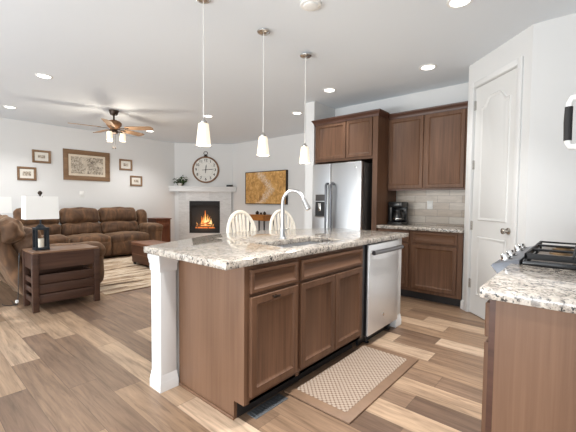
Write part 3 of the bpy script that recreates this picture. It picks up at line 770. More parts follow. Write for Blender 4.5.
cmx, cmy = -1.97, 4.60
cm = thing('coffee_maker', 'black drip coffee maker with glass carafe on the granite worktop', 'coffee maker', (cmx, cmy, 0.914))
part(cm, 'base', MB().box(cmx - 0.115, cmx + 0.09, cmy - 0.11, cmy + 0.12, 0.914, 0.944, 0.008), 'black')
part(cm, 'water_tank', MB().box(cmx - 0.115, cmx - 0.062, cmy - 0.085, cmy + 0.12, 0.944, 1.215, 0.01).box(cmx - 0.07, cmx + 0.088, cmy + 0.055, cmy + 0.12, 0.944, 1.215, 0.01), 'black')
part(cm, 'brew_head', MB().box(cmx - 0.112, cmx + 0.088, cmy - 0.10, cmy + 0.10, 1.145, 1.222, 0.014), 'black')
part(cm, 'front_panel', MB().box(cmx - 0.08, cmx + 0.06, cmy - 0.108, cmy - 0.098, 1.16, 1.205, 0.003), 'cooktop')
cf = part(cm, 'carafe', MB().lathe([(0.050, 0), (0.066, 0.01), (0.072, 0.05), (0.066, 0.10), (0.050, 0.135), (0.046, 0.15)], (cmx + 0.005, cmy - 0.03, 0.950)), M['glass'] if False else 'cooktop')
part(cf, 'carafe_handle', MB().tube([(cmx + 0.05, cmy - 0.045, 1.08), (cmx + 0.095, cmy - 0.06, 1.075), (cmx + 0.10, cmy - 0.06, 1.03), (cmx + 0.07, cmy - 0.05, 0.985)], 0.009, 8), 'black')
part(cf, 'lid', MB().lathe([(0.05, 0), (0.05, 0.012), (0.02, 0.016)], (cmx + 0.005, cmy - 0.03, 1.10)), 'black')
part(cf, 'band', MB().lathe([(0.0735, 0.035), (0.0735, 0.05)], (cmx + 0.005, cmy - 0.03, 0.950), cap=False), 'nickel')

# ------------------------------------------------------------------ range side
rc = thing('range_cabinet', 'base cabinet beside the gas range, showing its plain end panel', 'cabinet', (0.05, 1.73, 0))
part(rc, 'body', MB().box(-0.252, 0.375, 1.438, 2.042, 0.105, 0.872), 'cab')
part(rc, 'end_panel', MB().box(-0.236, 0.375, 1.418, 1.438, 0.0, 0.872), 'panel', 'plain lighter wood end panel')
part(rc, 'stile', MB().box(-0.256, -0.236, 1.418, 1.440, 0.105, 0.872), 'crown')
part(rc, 'toe_kick', MB().box(-0.18, 0.375, 1.440, 2.04, 0, 0.105), 'toe')
part(rc, 'drawer', MB().front((-0.252, 2.035, 0.722), -Y, Z, -X, 0.595, 0.128, 0.022, 0.032), 'caby')
part(rc, 'door', MB().front((-0.252, 2.035, 0.148), -Y, Z, -X, 0.595, 0.552, 0.022), 'cab')
solo('range_countertop', MB().box(-0.285, 0.375, 1.392, 2.042, 0.874, 0.914, 0.004), 'granite', 'speckled granite worktop beside the gas range', 'countertop', (0.045, 1.72, 0.874))

RY0, RY1 = 2.048, 2.812
ra = thing('gas_range', 'stainless gas range with black cast iron grates and front knobs', 'range', (0.06, 2.43, 0))
part(ra, 'body', MB().box(-0.245, 0.375, RY0, RY1, 0.04, 0.905), 'steel')
part(ra, 'oven_door', MB().box(-0.300, -0.246, RY0 + 0.005, RY1 - 0.005, 0.20, 0.775, 0.006), 'steel')
part(ra, 'drawer', MB().box(-0.300, -0.246, RY0 + 0.005, RY1 - 0.005, 0.06, 0.19, 0.006), 'steel')
part(ra, 'oven_handle', MB().tube([(-0.345, RY0 + 0.06, 0.735), (-0.345, RY1 - 0.06, 0.735)], 0.012, 10).tube([(-0.298, RY0 + 0.07, 0.735), (-0.345, RY0 + 0.07, 0.735)], 0.009, 8).tube([(-0.298, RY1 - 0.07, 0.735), (-0.345, RY1 - 0.07, 0.735)], 0.009, 8), 'nickel')
cp = [(-0.246, 0.790), (-0.300, 0.800), (-0.372, 0.893), (-0.362, 0.902), (-0.262, 0.934), (-0.246, 0.934)]
ctl = part(ra, 'control_panel', MB().prism(cp, RY0, RY1, 'Y', 0.002), 'dark_steel')
sl_n = Vector((-0.032, 0, 0.10)).normalized()
for y in (2.145, 2.300, 2.590, 2.735):
    q = sl_n.to_track_quat('Z', 'Y').to_matrix().to_4x4()
    part(ctl, 'knob', MB().lathe([(0.030, 0), (0.030, 0.006), (0.023, 0.008), (0.021, 0.030), (0.017, 0.036), (0.006, 0.038)], M_=Matrix.Translation((-0.315, y, 0.9165)) @ q), 'chrome')
part(ra, 'burner_deck', MB().box(-0.20, 0.34, RY0 + 0.03, RY1 - 0.03, 0.935, 0.938), 'burner_deck', 'brownish metal burner deck')
ck = part(ra, 'cooktop', MB().box(-0.236, 0.375, RY0 + 0.004, RY1 - 0.004, 0.905, 0.936, 0.006), 'cooktop')
for x in (-0.10, 0.21):
    for y in (2.20, 2.43, 2.66):
        if y == 2.43 and x > 0: continue
        bx = part(ck, 'burner', MB().lathe([(0.055, 0), (0.052, 0.010), (0.038, 0.012), (0.038, 0.018), (0.012, 0.020)], (x, y, 0.9355)), 'burner')
for i, (a, b2) in enumerate(((RY0 + 0.008, 2.296), (2.304, 2.556), (2.564, RY1 - 0.008))):
    g = MB(); x0, x1 = -0.228, 0.34; zt = 0.972; w = 0.006
    for ya, yb in ((a, a + 2 * w), (b2 - 2 * w, b2)): g.box(x0, x1, ya, yb, zt - (0.030 if ya < RY0 + 0.05 else 0.011), zt, 0.003)
    for (xa, xb, ya, yb) in ((x0, x0 + 2 * w, a, b2), (x1 - 2 * w, x1, a, b2)):
        g.box(xa, xb, ya, yb, zt - 0.030, zt, 0.003)
    ym_ = (a + b2) / 2
    for xx in (-0.04, 0.15): g.box(xx - w * 0.8, xx + w * 0.8, a, b2, zt - 0.016, zt + 0.002, 0.003)
    for xx in (x0 + w, 0.055, x1 - w):
        for yy in (a + w, b2 - w): g.box(xx - w, xx + w, yy - w, yy + w, 0.935, zt - 0.01)
    part(ra, 'grate', g, 'iron', 'black cast iron grate')
for x in (-0.2, 0.33):
    for y in (RY0 + 0.05, RY1 - 0.05): part(ra, 'foot', MB().lathe([(0.018, 0), (0.018, 0.04)], (x, y, 0)), 'matte_black')

mw = thing('microwave', 'microwave over the range, showing its silver ended black wrapped handle', 'microwave', (0.16, 2.43, 1.45))
part(mw, 'body', MB().box(-0.010, 0.378, RY0, RY1, 1.45, 1.88), 'steel_dark')
md = part(mw, 'door', MB().box(-0.044, -0.011, RY0 + 0.002, RY1 - 0.002, 1.455, 1.875, 0.005), 'steel')
hy = 2.20
part(md, 'handle', MB().tube([(-0.040, hy, 1.738), (-0.074, hy, 1.735), (-0.084, hy, 1.715), (-0.086, hy, 1.62), (-0.084, hy, 1.518), (-0.074, hy, 1.500), (-0.040, hy, 1.496)], [0.017, 0.016, 0.0135, 0.013, 0.0135, 0.016, 0.017], 12), 'white_plastic', 'silver handle ends')
part(md, 'grip', MB().tube([(-0.085, hy, 1.695), (-0.0865, hy, 1.62), (-0.085, hy, 1.530)], [0.0165, 0.0175, 0.0165], 12), 'matte_black', 'black wrapped grip')

# ------------------------------------------------------------------ pendants, recessed lights, detector
def pendant(loc, label):
    t = thing('pendant_light', label, 'pendant light', loc, 0, 'glass pendant lights above the island')
    drop = CZ - loc[2]
    part(t, 'canopy', MB().lathe([(0.02, drop - 0.024), (0.045, drop - 0.017), (0.058, drop - 0.008), (0.060, drop)]), 'nickel', local=True)
    part(t, 'cord', MB().tube([(0, 0, 0.20), (0, 0, drop - 0.02)], 0.0035, 8), 'white_plastic', local=True)
    part(t, 'socket', MB().lathe([(0.022, 0.160), (0.026, 0.166), (0.026, 0.182), (0.018, 0.188), (0.012, 0.200), (0.005, 0.206)]), 'nickel', local=True)
    part(t, 'glass_shade', MB().lathe([(0.053, 0.0), (0.056, 0.003), (0.055, 0.010), (0.0395, 0.158), (0.036, 0.166), (0.020, 0.168)]), 'lamp_glow', 'lit frosted glass shade', local=True)
    return t
PEN = [((-2.24, 1.581, 1.640), 'lit pendant light nearest to the plain panel end of the island'),
       ((-2.24, 2.223, 1.632), 'lit pendant light in the middle of the row over the island'),
       ((-2.24, 2.832, 1.617), 'lit pendant light nearest to the refrigerator')]
p0 = pendant(*PEN[0])
for l, lb in PEN[1:]:
    q = dup(p0, l, label=lb)
for l, _ in PEN:
    ld = bpy.data.lights.new('pendant_bulb', 'POINT'); ld.energy = 6; ld.color = (1, 0.87, 0.70); ld.shadow_soft_size = 0.05
    lo = bpy.data.objects.new('pendant_bulb', ld); COL.objects.link(lo); lo.location = (l[0], l[1], l[2] - 0.07)

REC = [((-0.78, 2.855), 'recessed ceiling light nearest to the range, at the top edge of the photo'),
       ((-1.408, 4.0), 'recessed ceiling light in front of the wall cabinet by the pantry'),
       ((-2.714, 3.963), 'recessed ceiling light in front of the refrigerator cabinet'),
       ((-5.133, 1.276), 'recessed ceiling light between the table lamp and the pendants'),
       ((-7.296, 1.327), 'recessed ceiling light close to the wall of small pictures'),
       ((-7.357, 3.785), 'recessed ceiling light close behind a ceiling fan blade'),
       ((-5.223, 3.784), 'recessed ceiling light over the clock, beyond the first pendant'),
       ((-3.841, 4.632), 'recessed ceiling light by the narrow wall end, beyond the third pendant')]
r0_ = None
for (x, y), lb in REC:
    if r0_ is None:
        r0_ = thing('recessed_light', lb, 'ceiling light', (x, y, CZ), 0, 'recessed ceiling lights')
        part(r0_, 'trim_ring', MB().lathe([(0.068, -0.004), (0.075, -0.009), (0.093, -0.004), (0.095, 0.0), (0.068, 0.0)], cap=False), 'white_plastic', local=True)
        part(r0_, 'lens', MB().lathe([(0.069, -0.005), (0.069, -0.001)]), 'led', 'lit white lens', local=True)
    else: dup(r0_, (x, y, CZ), label=lb)
    ld = bpy.data.lights.new('downlight', 'SPOT'); ld.energy = 96 if x < -5 else (30 if y > 3.9 else 70); ld.color = (1, 0.99, 0.97); ld.spot_size = math.radians(130 if x < -5 else 92); ld.spot_blend = 0.8; ld.shadow_soft_size = 0.07
    lo = bpy.data.objects.new('downlight', ld); COL.objects.link(lo); lo.location = (x, y, CZ - 0.02)
sd = thing('smoke_detector', 'round white smoke detector on the ceiling between pendants and kitchen', 'smoke detector', (-1.663, 2.162, CZ))
part(sd, 'base', MB().lathe([(0.078, -0.014), (0.082, -0.008), (0.082, 0)]), 'white_plastic', local=True)
part(sd, 'cover', MB().lathe([(0.018, -0.030), (0.046, -0.029), (0.058, -0.024), (0.060, -0.014)]), 'white_plastic', local=True)

# ------------------------------------------------------------------ ceiling fan
fan = thing('ceiling_fan', 'five blade wooden ceiling fan with lit glass shades above the seating area', 'ceiling fan', (-6.17, 2.53, CZ), 0)
part(fan, 'canopy', MB().lathe([(0.03, -0.085), (0.055, -0.075), (0.075, -0.03), (0.078, 0)]), 'bronze', local=True)
part(fan, 'downrod', MB().tube([(0, 0, -0.08), (0, 0, -0.19)], 0.014, 10), 'bronze', local=True)
part(fan, 'motor', MB().lathe([(0.05, -0.165), (0.10, -0.185), (0.125, -0.215), (0.12, -0.25), (0.095, -0.285), (0.07, -0.30), (0.055, -0.33)]), 'clock_rim', 'brown motor housing', local=True)
for k, dg in enumerate((1, 73, 145, 217, 289)):
    a = math.radians(dg) 
    d2 = (r0 * math.cos(a) - f0 * math.sin(a)); rz = math.atan2(d2.y, d2.x)
    RM = Matrix.Rotation(rz, 4, 'Z') @ Matrix.Translation((0, 0, -0.30)) @ Matrix.Rotation(math.radians(-12), 4, 'X')
    bl = MB().prism([(0.20, -0.052), (0.30, -0.066), (0.62, -0.074), (0.655, -0.064), (0.67, -0.03), (0.67, 0.03), (0.655, 0.064), (0.62, 0.074), (0.30, 0.066), (0.20, 0.052)], -0.004, 0.004, 'Z', M_=RM)
    bo = part(fan, 'blade', bl, 'fan_wood', local=True)
    part(bo, 'blade_iron', MB().box(0.08, 0.25, -0.018, 0.018, -0.012, -0.004, 0.003, M_=RM), 'bronze', local=True)
part(fan, 'light_fitter', MB().lathe([(0.03, -0.40), (0.06, -0.385), (0.065, -0.35), (0.05, -0.33)]), 'bronze', local=True)
for dg in (-27, 93, 213):
    a = math.radians(dg); d2 = (r0 * math.cos(a) - f0 * math.sin(a)) * 0.135
    sh = part(fan, 'glass_shade', MB().lathe([(0.046, -0.515), (0.046, -0.40), (0.042, -0.385), (0.022, -0.375)], (d2.x, d2.y, 0)), 'lamp_glow', 'lit frosted glass shade', local=True)
    part(fan, 'lamp_arm', MB().tube([(d2.x * 0.4, d2.y * 0.4, -0.365), (d2.x * 0.8, d2.y * 0.8, -0.355), (d2.x, d2.y, -0.378)], 0.012, 8), 'bronze', local=True)
for dx in (-0.02, 0.02):
    e_ = r0 * dx
    part(fan, 'pull_chain', MB().tube([(e_.x, e_.y, -0.39), (e_.x, e_.y, -0.62)], 0.002, 6).lathe([(0.004, -0.655), (0.009, -0.645), (0.009, -0.63), (0.003, -0.62)], (e_.x, e_.y, 0), 8), 'bronze', local=True)
fl = bpy.data.lights.new('fan_bulbs', 'POINT'); fl.energy = 18; fl.color = (1, 0.88, 0.72); fl.shadow_soft_size = 0.12
flo = bpy.data.objects.new('fan_bulbs', fl); COL.objects.link(flo); flo.location = (-6.17, 2.53, CZ - 0.60)

# ------------------------------------------------------------------ fireplace
fp = thing('fireplace', 'gas fireplace with pale tile surround and white mantel, fire burning', 'fireplace', FP0, PI / 4)
SU0, SU1, SN = 0.113, 1.515, 0.06
FU0, FU1, FZ0, FZ1 = 0.400, 1.208, 0.338, 1.200
sr = MB(); sr.box(SU0, FU0, -SN, -0.001, 0, 1.448).box(FU1, SU1, -SN, -0.001, 0, 1.448).box(FU0, FU1, -SN, -0.001, FZ1, 1.448).box(FU0, FU1, -SN, -0.001, 0, FZ0)
part(fp, 'surround', sr, 'surround', 'pale grey veined tile surround', local=True)
mt_ = MB()
mt_.box(-0.12, 1.665, -0.160, -0.001, 1.545, 1.585, 0.004).box(-0.10, 1.645, -0.145, -0.001, 1.448, 1.546, 0.003)
part(fp, 'mantel', mt_, 'trim', 'white mantel shelf', local=True)
fb = MB(); fr_w = 0.03
fb.box(FU0, FU0 + fr_w, -0.068, -0.02, FZ0, FZ1, 0.002).box(FU1 - fr_w, FU1, -0.068, -0.02, FZ0, FZ1, 0.002).box(FU0 + fr_w, FU1 - fr_w, -0.068, -0.02, FZ1 - 0.13, FZ1, 0.002).box(FU0 + fr_w, FU1 - fr_w, -0.068, -0.02, FZ0, FZ0 + 0.13, 0.002)
for i in range(4): fb.box(FU0 + 0.04, FU1 - 0.04, -0.072, -0.066, FZ1 - 0.115 + i * 0.026, FZ1 - 0.105 + i * 0.026)
part(fp, 'frame', fb, 'matte_black', 'black louvred firebox frame', local=True)
part(fp, 'firebox', MB().box(FU0 + 0.01, FU1 - 0.01, -0.012, -0.002, FZ0 + 0.02, FZ1 - 0.02), 'matte_black', 'black fire chamber', local=True)
zb = FZ0 + 0.13
part(fp, 'log', MB().tube([(0.55, -0.035, zb + 0.03), (0.80, -0.04, zb + 0.045), (1.06, -0.035, zb + 0.03)], [0.026, 0.03, 0.024], 10), 'log', local=True)
part(fp, 'log', MB().tube([(0.60, -0.04, zb + 0.08), (0.78, -0.045, zb + 0.11), (0.93, -0.04, zb + 0.17)], [0.02, 0.024, 0.018], 10), 'log', local=True)
part(fp, 'log', MB().tube([(1.02, -0.04, zb + 0.075), (0.9, -0.045, zb + 0.10), (0.72, -0.04, zb + 0.15)], [0.02, 0.022, 0.016], 10), 'log', local=True)
random.seed(4)
em = MB()
for i in range(40):
    uu = random.uniform(0.55, 1.06); em.box(uu - 0.014, uu + 0.014, -0.058, -0.03, zb - 0.002, zb + random.uniform(0.01, 0.035), 0.004)
part(fp, 'embers', em, 'ember', 'glowing embers', local=True)
for i in range(20):
    uu = random.gauss(0.80, 0.15); hgt = max(0.09, 0.40 - abs(uu - 0.80) * 1.4 + random.uniform(-0.10, 0.08)); uu = min(1.02, max(0.58, uu))
    w = random.uniform(0.010, 0.022); ph = random.uniform(0, 6)
    pts = [(uu + 0.02 * math.sin(ph + 5 * k / 7) * k / 7, -0.034, zb + 0.02 + hgt * k / 7) for k in range(8)]
    part(fp, 'flame', MB().tube(pts, [w * 0.6, w, w * 1.05, w * 0.9, w * 0.7, w * 0.5, w * 0.28, 0.001], 8), 'flame', 'orange flame', local=True)
fll = bpy.data.lights.new('fire_glow', 'POINT'); fll.energy = 4; fll.color = (1, 0.45, 0.15); fll.shadow_soft_size = 0.1
flo = bpy.data.objects.new('fire_glow', fll); COL.objects.link(flo); flo.location = FM @ Vector((0.80, -0.13, 0.62))

# clock on the diagonal wall
CU, CZc, CR = 0.826, 2.04, 0.358
ckm = FM @ Matrix.Translation((CU, -0.002, CZc))
clk = thing('wall_clock', 'large round wood rimmed wall clock with pocket watch ring above the mantel', 'clock', ckm.translation, PI / 4)
RX = Matrix.Rotation(PI / 2, 4, 'X')
part(clk, 'dial', MB().lathe([(CR - 0.02, 0), (CR - 0.02, 0.012)], n=48, M_=RX), 'dial', 'white dial', local=True)
part(clk, 'rim', MB().lathe([(CR, 0), (CR, 0.030), (CR - 0.008, 0.040), (CR - 0.030, 0.040), (CR - 0.042, 0.030), (CR - 0.042, 0.0)], n=48, M_=RX, cap=False), 'clock_rim', local=True)
part(clk, 'ring_holder', MB().lathe([(0.05, 0), (0.05, 0.018), (0.032, 0.035), (0.03, 0.05)], (0, -0.02, CR - 0.004)), 'bronze', local=True)
part(clk, 'hanging_ring', MB().tube([(0.050 * math.cos(2 * PI * k / 24), -0.02, CR + 0.085 + 0.044 * math.sin(2 * PI * k / 24)) for k in range(24)], 0.007, 8, closed=True), 'bronze', local=True)
for h in range(1, 13):
    cu = bpy.data.curves.new('numeral', 'FONT'); cu.body = str(h); cu.size = 0.098; cu.align_x = 'CENTER'; cu.align_y = 'CENTER'; cu.extrude = 0.001; cu.offset = 0.002
    cu.materials.append(M['ink'])
    tmp = bpy.data.objects.new('numeral_outline', cu); COL.objects.link(tmp); bpy.context.view_layer.update()
    me_ = bpy.data.meshes.new_from_object(tmp); bpy.data.objects.remove(tmp); bpy.data.curves.remove(cu)
    if not me_.materials: me_.materials.append(M['ink'])
    o = bpy.data.objects.new('numeral', me_); COL.objects.link(o); o.parent = clk
    a = math.radians(90 - 30 * h); o.location = (0.255 * math.cos(a), -0.0135, 0.255 * math.sin(a)); o.rotation_euler = (PI / 2, 0, 0)
mt2 = MB()
for k in range(60):
    a = 2 * PI * k / 60; w = 0.0035 if k % 5 == 0 else 0.0015
    mt2.box(0.188, 0.198, -w, w, 0.0125, 0.0135, M_=RX @ Matrix.Rotation(a, 4, 'Z'))
part(clk, 'minute_track', mt2, 'ink', local=True)
def hand(name, ang, l, tail, w):
    a = math.radians(90 - ang)
    part(clk, name, MB().prism([(-tail, -w), (-tail, w), (l * 0.7, w * 1.6), (l, 0), (l * 0.7, -w * 1.6)], 0.016, 0.019, 'Z', M_=RX @ Matrix.Rotation(a, 4, 'Z')), 'ink', local=True)
hand('hour_hand', 6, 0.15, 0.09, 0.007); hand('minute_hand', 85, 0.23, 0.10, 0.005)
part(clk, 'hub', MB().lathe([(0.016, 0.012), (0.016, 0.022)], M_=RX), 'ink', local=True)

# on the mantel
pl_ = thing('potted_plant', 'small leafy green plant in a pale pot at the sofa end of the mantel', 'plant', FM @ Vector((0.165, -0.09, 1.585)), PI / 4)
part(pl_, 'pot', MB().lathe([(0.045, 0), (0.062, 0.075), (0.065, 0.085), (0.055, 0.085), (0.050, 0.07)]), 'pot', local=True)
random.seed(7)
lf = MB(); sm_ = MB()
for i in range(110):
    a = random.uniform(0, 2 * PI); el = random.uniform(0.25, 1.45); L_ = random.uniform(0.08, 0.26)
    if math.cos(a) < -0.3: L_ *= 0.75
    L_ *= 0.2 if math.sin(a) > 0.0 else 0.95
    p1 = Vector((0.02 * math.cos(a), 0.02 * math.sin(a), 0.08)); p2 = p1 + Vector((math.cos(a) * math.cos(el), math.sin(a) * math.cos(el), math.sin(el))) * L_
    sm_.tube([p1, p1.lerp(p2, 0.5) + Vector((0, 0, 0.02)), p2], 0.0018, 5)
    b = bmesh.new(); s_ = random.uniform(0.045, 0.068)
    pr = [(0, 0), (0.35, 0.42), (0.75, 0.40), (1.3, 0.0), (0.75, -0.40), (0.35, -0.42)]
    vsl = [b.verts.new((x * s_, y * s_, 0.10 * s_ * abs(y))) for x, y in pr]; mid = [b.verts.new((0.35 * s_, 0, -0.03 * s_)), b.verts.new((0.75 * s_, 0, -0.04 * s_))]
    for fc_ in ((0, 1, 6), (1, 2, 7, 6), (2, 3, 7), (3, 4, 7), (4, 5, 6, 7), (5, 0, 6)):
        allv = vsl + mid; b.faces.new([allv[j] for j in fc_])
    lf.add(b, Matrix.Translation(p2) @ Matrix.Rotation(a + random.uniform(-0.6, 0.6), 4, 'Z') @ Matrix.Rotation(random.uniform(-0.3, 1.1), 4, 'Y') @ Matrix.Rotation(random.uniform(-0.7, 0.7), 4, 'X'))
fo = part(pl_, 'foliage', lf, 'leaf', local=True); part(pl_, 'stem', sm_, 'leaf', local=True)
bx_ = FM @ Vector((1.47, -0.085, 1.585))
rb = thing('small_box', 'small black electronic box resting on the mantel', 'box', bx_, PI / 4)
part(rb, 'case', MB().box(-0.085, 0.085, -0.04, 0.04, 0, 0.055, 0.006), 'black', local=True)
part(rb, 'face_plate', MB().box(-0.07, 0.07, -0.043, -0.0395, 0.012, 0.044, 0.001), 'cooktop', local=True)

# golden picture and the little table under it
pic = thing('landscape_picture', 'wide golden autumn landscape picture in a thin dark frame', 'picture', (-5.99, TVY, 1.53))
PX0, PX1, PZ0, PZ1 = -6.70, -5.29, 1.135, 1.945
pf = MB(); w = 0.016
pf.box(PX0, PX1, TVY - 0.07, TVY - 0.004, PZ0, PZ0 + w).box(PX0, PX1, TVY - 0.07, TVY - 0.004, PZ1 - w, PZ1).box(PX0, PX0 + w, TVY - 0.07, TVY - 0.004, PZ0 + w, PZ1 - w).box(PX1 - w, PX1, TVY - 0.07, TVY - 0.004, PZ0 + w, PZ1 - w)
part(pic, 'frame', pf, 'bronze', 'thin dark frame')
part(pic, 'image', MB().box(PX0 + w, PX1 - w, TVY - 0.062, TVY - 0.01, PZ0 + w, PZ1 - w), 'autumn', 'golden field with a pale winding drift')
tb = thing('console_table', 'small honey wood table with thin dark legs under the golden picture', 'table', (-5.94, 5.86, 0))
TXa, TXb, TYa, TYb = -6.21, -5.67, 5.68, 6.04
part(tb, 'tabletop', MB().box(TXa - 0.01, TXb + 0.01, TYa - 0.01, TYb + 0.01, 0.855, 0.885, 0.004), 'honey')
part(tb, 'drawer', MB().box(TXa + 0.03, TXb - 0.03, TYa, TYa + 0.02, 0.755, 0.85, 0.004), 'honey')
part(tb, 'apron', MB().box(TXa + 0.01, TXb - 0.01, TYa + 0.02, TYb - 0.01, 0.745, 0.855), 'honey')
for x in (TXa + 0.03, TXb - 0.03):
    for y in (TYa + 0.03, TYb - 0.03): part(tb, 'leg', MB().tube([(x, y, 0.75), (x, y, 0)], [0.02, 0.014], 8), 'matte_black')
random.seed(2)
for i, (x, r_, lb) in enumerate(((-6.08, 0.045, 'dark round pot nearest to the fireplace on the honey wood table'), (-5.95, 0.03, 'smaller dark pot standing between two others on the honey wood table'), (-5.83, 0.04, 'dark pot farthest from the fireplace on the honey wood table'))):
    t = thing('small_pot', lb, 'pot', (x, 5.85, 0.885), 0, 'dark pots on the honey wood table')
    part(t, 'bowl', MB().lathe([(r_ * 0.6, 0), (r_, r_ * 0.5), (r_, r_ * 1.0), (r_ * 0.7, r_ * 1.4)]), 'bronze', local=True)
    part(t, 'lid', MB().lathe([(r_ * 0.75, r_ * 1.38), (r_ * 0.6, r_ * 1.65), (r_ * 0.15, r_ * 1.8), (r_ * 0.18, r_ * 2.1)]), 'bronze', local=True)

# ------------------------------------------------------------------ framed pictures on the sofa wall
def framed(name, y0, y1, z0, z1, fw_, mw_, label, seed, group=None, matm='white_paper'):
    t = thing(name, label, 'picture', (LW, (y0 + y1) / 2, (z0 + z1) / 2), 0, group)
    f = MB(); x0, x1 = LW + 0.003, LW + 0.032
    def rc(i, d): return ([(y0 + i, z0 + i), (y1 - i, z0 + i), (y1 - i, z1 - i), (y0 + i, z1 - i)], d)
    f.rings((x0, 0, 0), Y, Z, X, [rc(0, 0), rc(0, 0.022), rc(fw_ * 0.2, 0.030), rc(fw_ * 0.75, 0.024), rc(fw_, 0.010)], back=True)
    part(t, 'frame', f, 'frame_wood')
    part(t, 'mat_board', MB().box(LW + 0.0125, LW + 0.0145, y0 + fw_, y1 - fw_, z0 + fw_, z1 - fw_), matm)
    i = fw_ + mw_
    part(t, 'print', MB().box(LW + 0.0142, LW + 0.0158, y0 + i, y1 - i, z0 + i, z1 - i), etching(name + '_etching', seed))
    return t
framed('framed_print', 2.387, 3.323, 1.630, 2.285, 0.10, 0.045, 'large brown framed sepia engraving above the long sofa', 0.4, None, 'paper')
framed('small_framed_print', 1.850, 2.166, 1.945, 2.200, 0.042, 0.055, 'small framed sketch next to the large engraving, upper one on the lamp side', 1.1, 'small framed prints')
framed('small_framed_print', 1.605, 1.912, 1.582, 1.846, 0.042, 0.045, 'small framed oval sketch hung above the white lamp shades', 2.3, 'small framed prints')
framed('small_framed_print', 3.540, 3.845, 1.920, 2.180, 0.042, 0.055, 'small framed sketch near the fan, upper of the pair toward the fireplace', 3.7, 'small framed prints')
framed('small_framed_print', 3.790, 4.090, 1.552, 1.800, 0.042, 0.050, 'small framed sketch nearest to the fireplace, lower of its pair', 5.2, 'small framed prints')
wo = thing('wall_switch', 'small white plate on the sofa wall below the large engraving', 'switch', (LW, 2.733, 1.333))
part(wo, 'plate', MB().box(LW, LW + 0.007, 2.69, 2.776, 1.27, 1.396, 0.002), 'white_plastic'); part(wo, 'rocker', MB().box(LW + 0.006, LW + 0.011, 2.715, 2.751, 1.30, 1.366, 0.002), 'white_plastic')

# ------------------------------------------------------------------ long sofa on the far wall
sofa = thing('long_sofa', 'long brown suede reclining sofa against the wall below the large engraving', 'sofa', (-7.85, 2.65, 0))
part(sofa, 'base', MB().box(-8.25, -7.50, 1.25, 4.00, 0.03, 0.34, 0.02), 'suede')
seats = ((1.47, 2.215), (2.215, 2.965), (2.965, 3.79))
for i, (a, b2) in enumerate(seats):
    RB = Matrix.Translation((-8.03, 0, 0.45)) @ Matrix.Rotation(math.radians(-9), 4, 'Y')
    part(sofa, 'back_cushion', MB().cushion(-0.13, 0.13, a + 0.004, b2 - 0.004, 0.24, 0.585, 0.10, (0.05, 0.0, 0.015), 0.020, 5, i + 1, M_=RB), 'suede')
    part(sofa, 'lumbar_cushion', MB().cushion(-0.11, 0.16, a + 0.006, b2 - 0.006, -0.02, 0.27, 0.09, (0.04, 0.0, 0.01), 0.026, 6, i + 5, M_=RB), 'suede')
    part(sofa, 'seat', MB().cushion(-8.0, -7.36, a + 0.004, b2 - 0.004, 0.28, 0.485, 0.08, (0.0, 0.0, 0.03), 0.014, 5, i + 9), 'suede')
    part(sofa, 'footrest', MB().cushion(-7.50, -7.37, a + 0.008, b2 - 0.008, 0.05, 0.40, 0.06, (0.03, 0.0, 0.0), 0.010, 6, i + 13), 'suede')
for a, b2 in ((1.20, 1.47), (3.79, 4.08)):
    part(sofa, 'arm', MB().cushion(-8.22, -7.33, a, b2, 0.04, 0.63, 0.11, (0.0, 0.01, 0.05), 0.016, 5, a).cushion(-8.0, -7.31, a - 0.01, b2 + 0.01, 0.48, 0.665, 0.08, (0.0, 0.0, 0.02), 0.016, 6, a + 2), 'suede')
part(sofa, 'wing', MB().cushion(-8.20, -7.92, 3.78, 4.02, 0.55, 0.97, 0.10, (0.02, 0.0, 0.02), 0.014, 6, 31), 'suede')

# ------------------------------------------------------------------ loveseat by the lamp
ls = thing('reclining_loveseat', 'brown suede reclining loveseat seen from its end, behind the lamp table', 'sofa', (-5.8, 1.3, 0))
LX0, LX1 = -6.60, -4.93
part(ls, 'base', MB().box(LX0 + 0.06, LX1 - 0.06, 1.02, 1.78, 0.03, 0.33, 0.02), 'suede')
RB = Matrix.Translation((0, 1.09, 0.04)) @ Matrix.Rotation(math.radians(23), 4, 'X')
for i, (a, b2) in enumerate(((LX0 + 0.02, -5.77), (-5.76, LX1 + 0.02))):
    part(ls, 'back_shell', MB().cushion(a, b2, -0.09, 0.06, 0.02, 0.96, 0.07, (0.0, 0.02, 0.0), 0.022, 6, i + 41, 16, M_=RB), 'suede')
    part(ls, 'back_cushion', MB().cushion(a - 0.0, b2 - 0.0, -0.06, 0.26, 0.66, 0.96, 0.12, (0.02, 0.02, 0.03), 0.045, 6, i + 44, 16, M_=RB), 'suede')
    part(ls, 'lumbar_cushion', MB().cushion(a + 0.03, b2 - 0.03, 0.03, 0.37, 0.40, 0.76, 0.12, (0.0, 0.04, 0.0), 0.040, 6, i + 47, 16, M_=RB), 'suede')
for i, (a, b2) in enumerate(((LX0 + 0.24, -5.768), (-5.762, LX1 - 0.24))):
    part(ls, 'seat', MB().cushion(a, b2, 1.12, 1.84, 0.28, 0.49, 0.08, (0, 0, 0.03), 0.014, 5, i + 51), 'suede')
    part(ls, 'footrest', MB().cushion(a, b2, 1.74, 1.87, 0.06, 0.40, 0.06, (0, 0.03, 0), 0.010, 5, i + 53), 'suede')
for i, (a, b2) in enumerate(((LX0, LX0 + 0.25), (LX1 - 0.25, LX1))):
    part(ls, 'arm', MB().cushion(a, b2, 0.99, 1.88, 0.03, 0.56, 0.11, (0.01, 0.02, 0.02), 0.014, 5, i + 55).cushion(a - 0.01, b2 + 0.012, 1.04, 1.90, 0.43, 0.625, 0.09, (0, 0, 0.02), 0.020, 6, i + 57), 'suede')

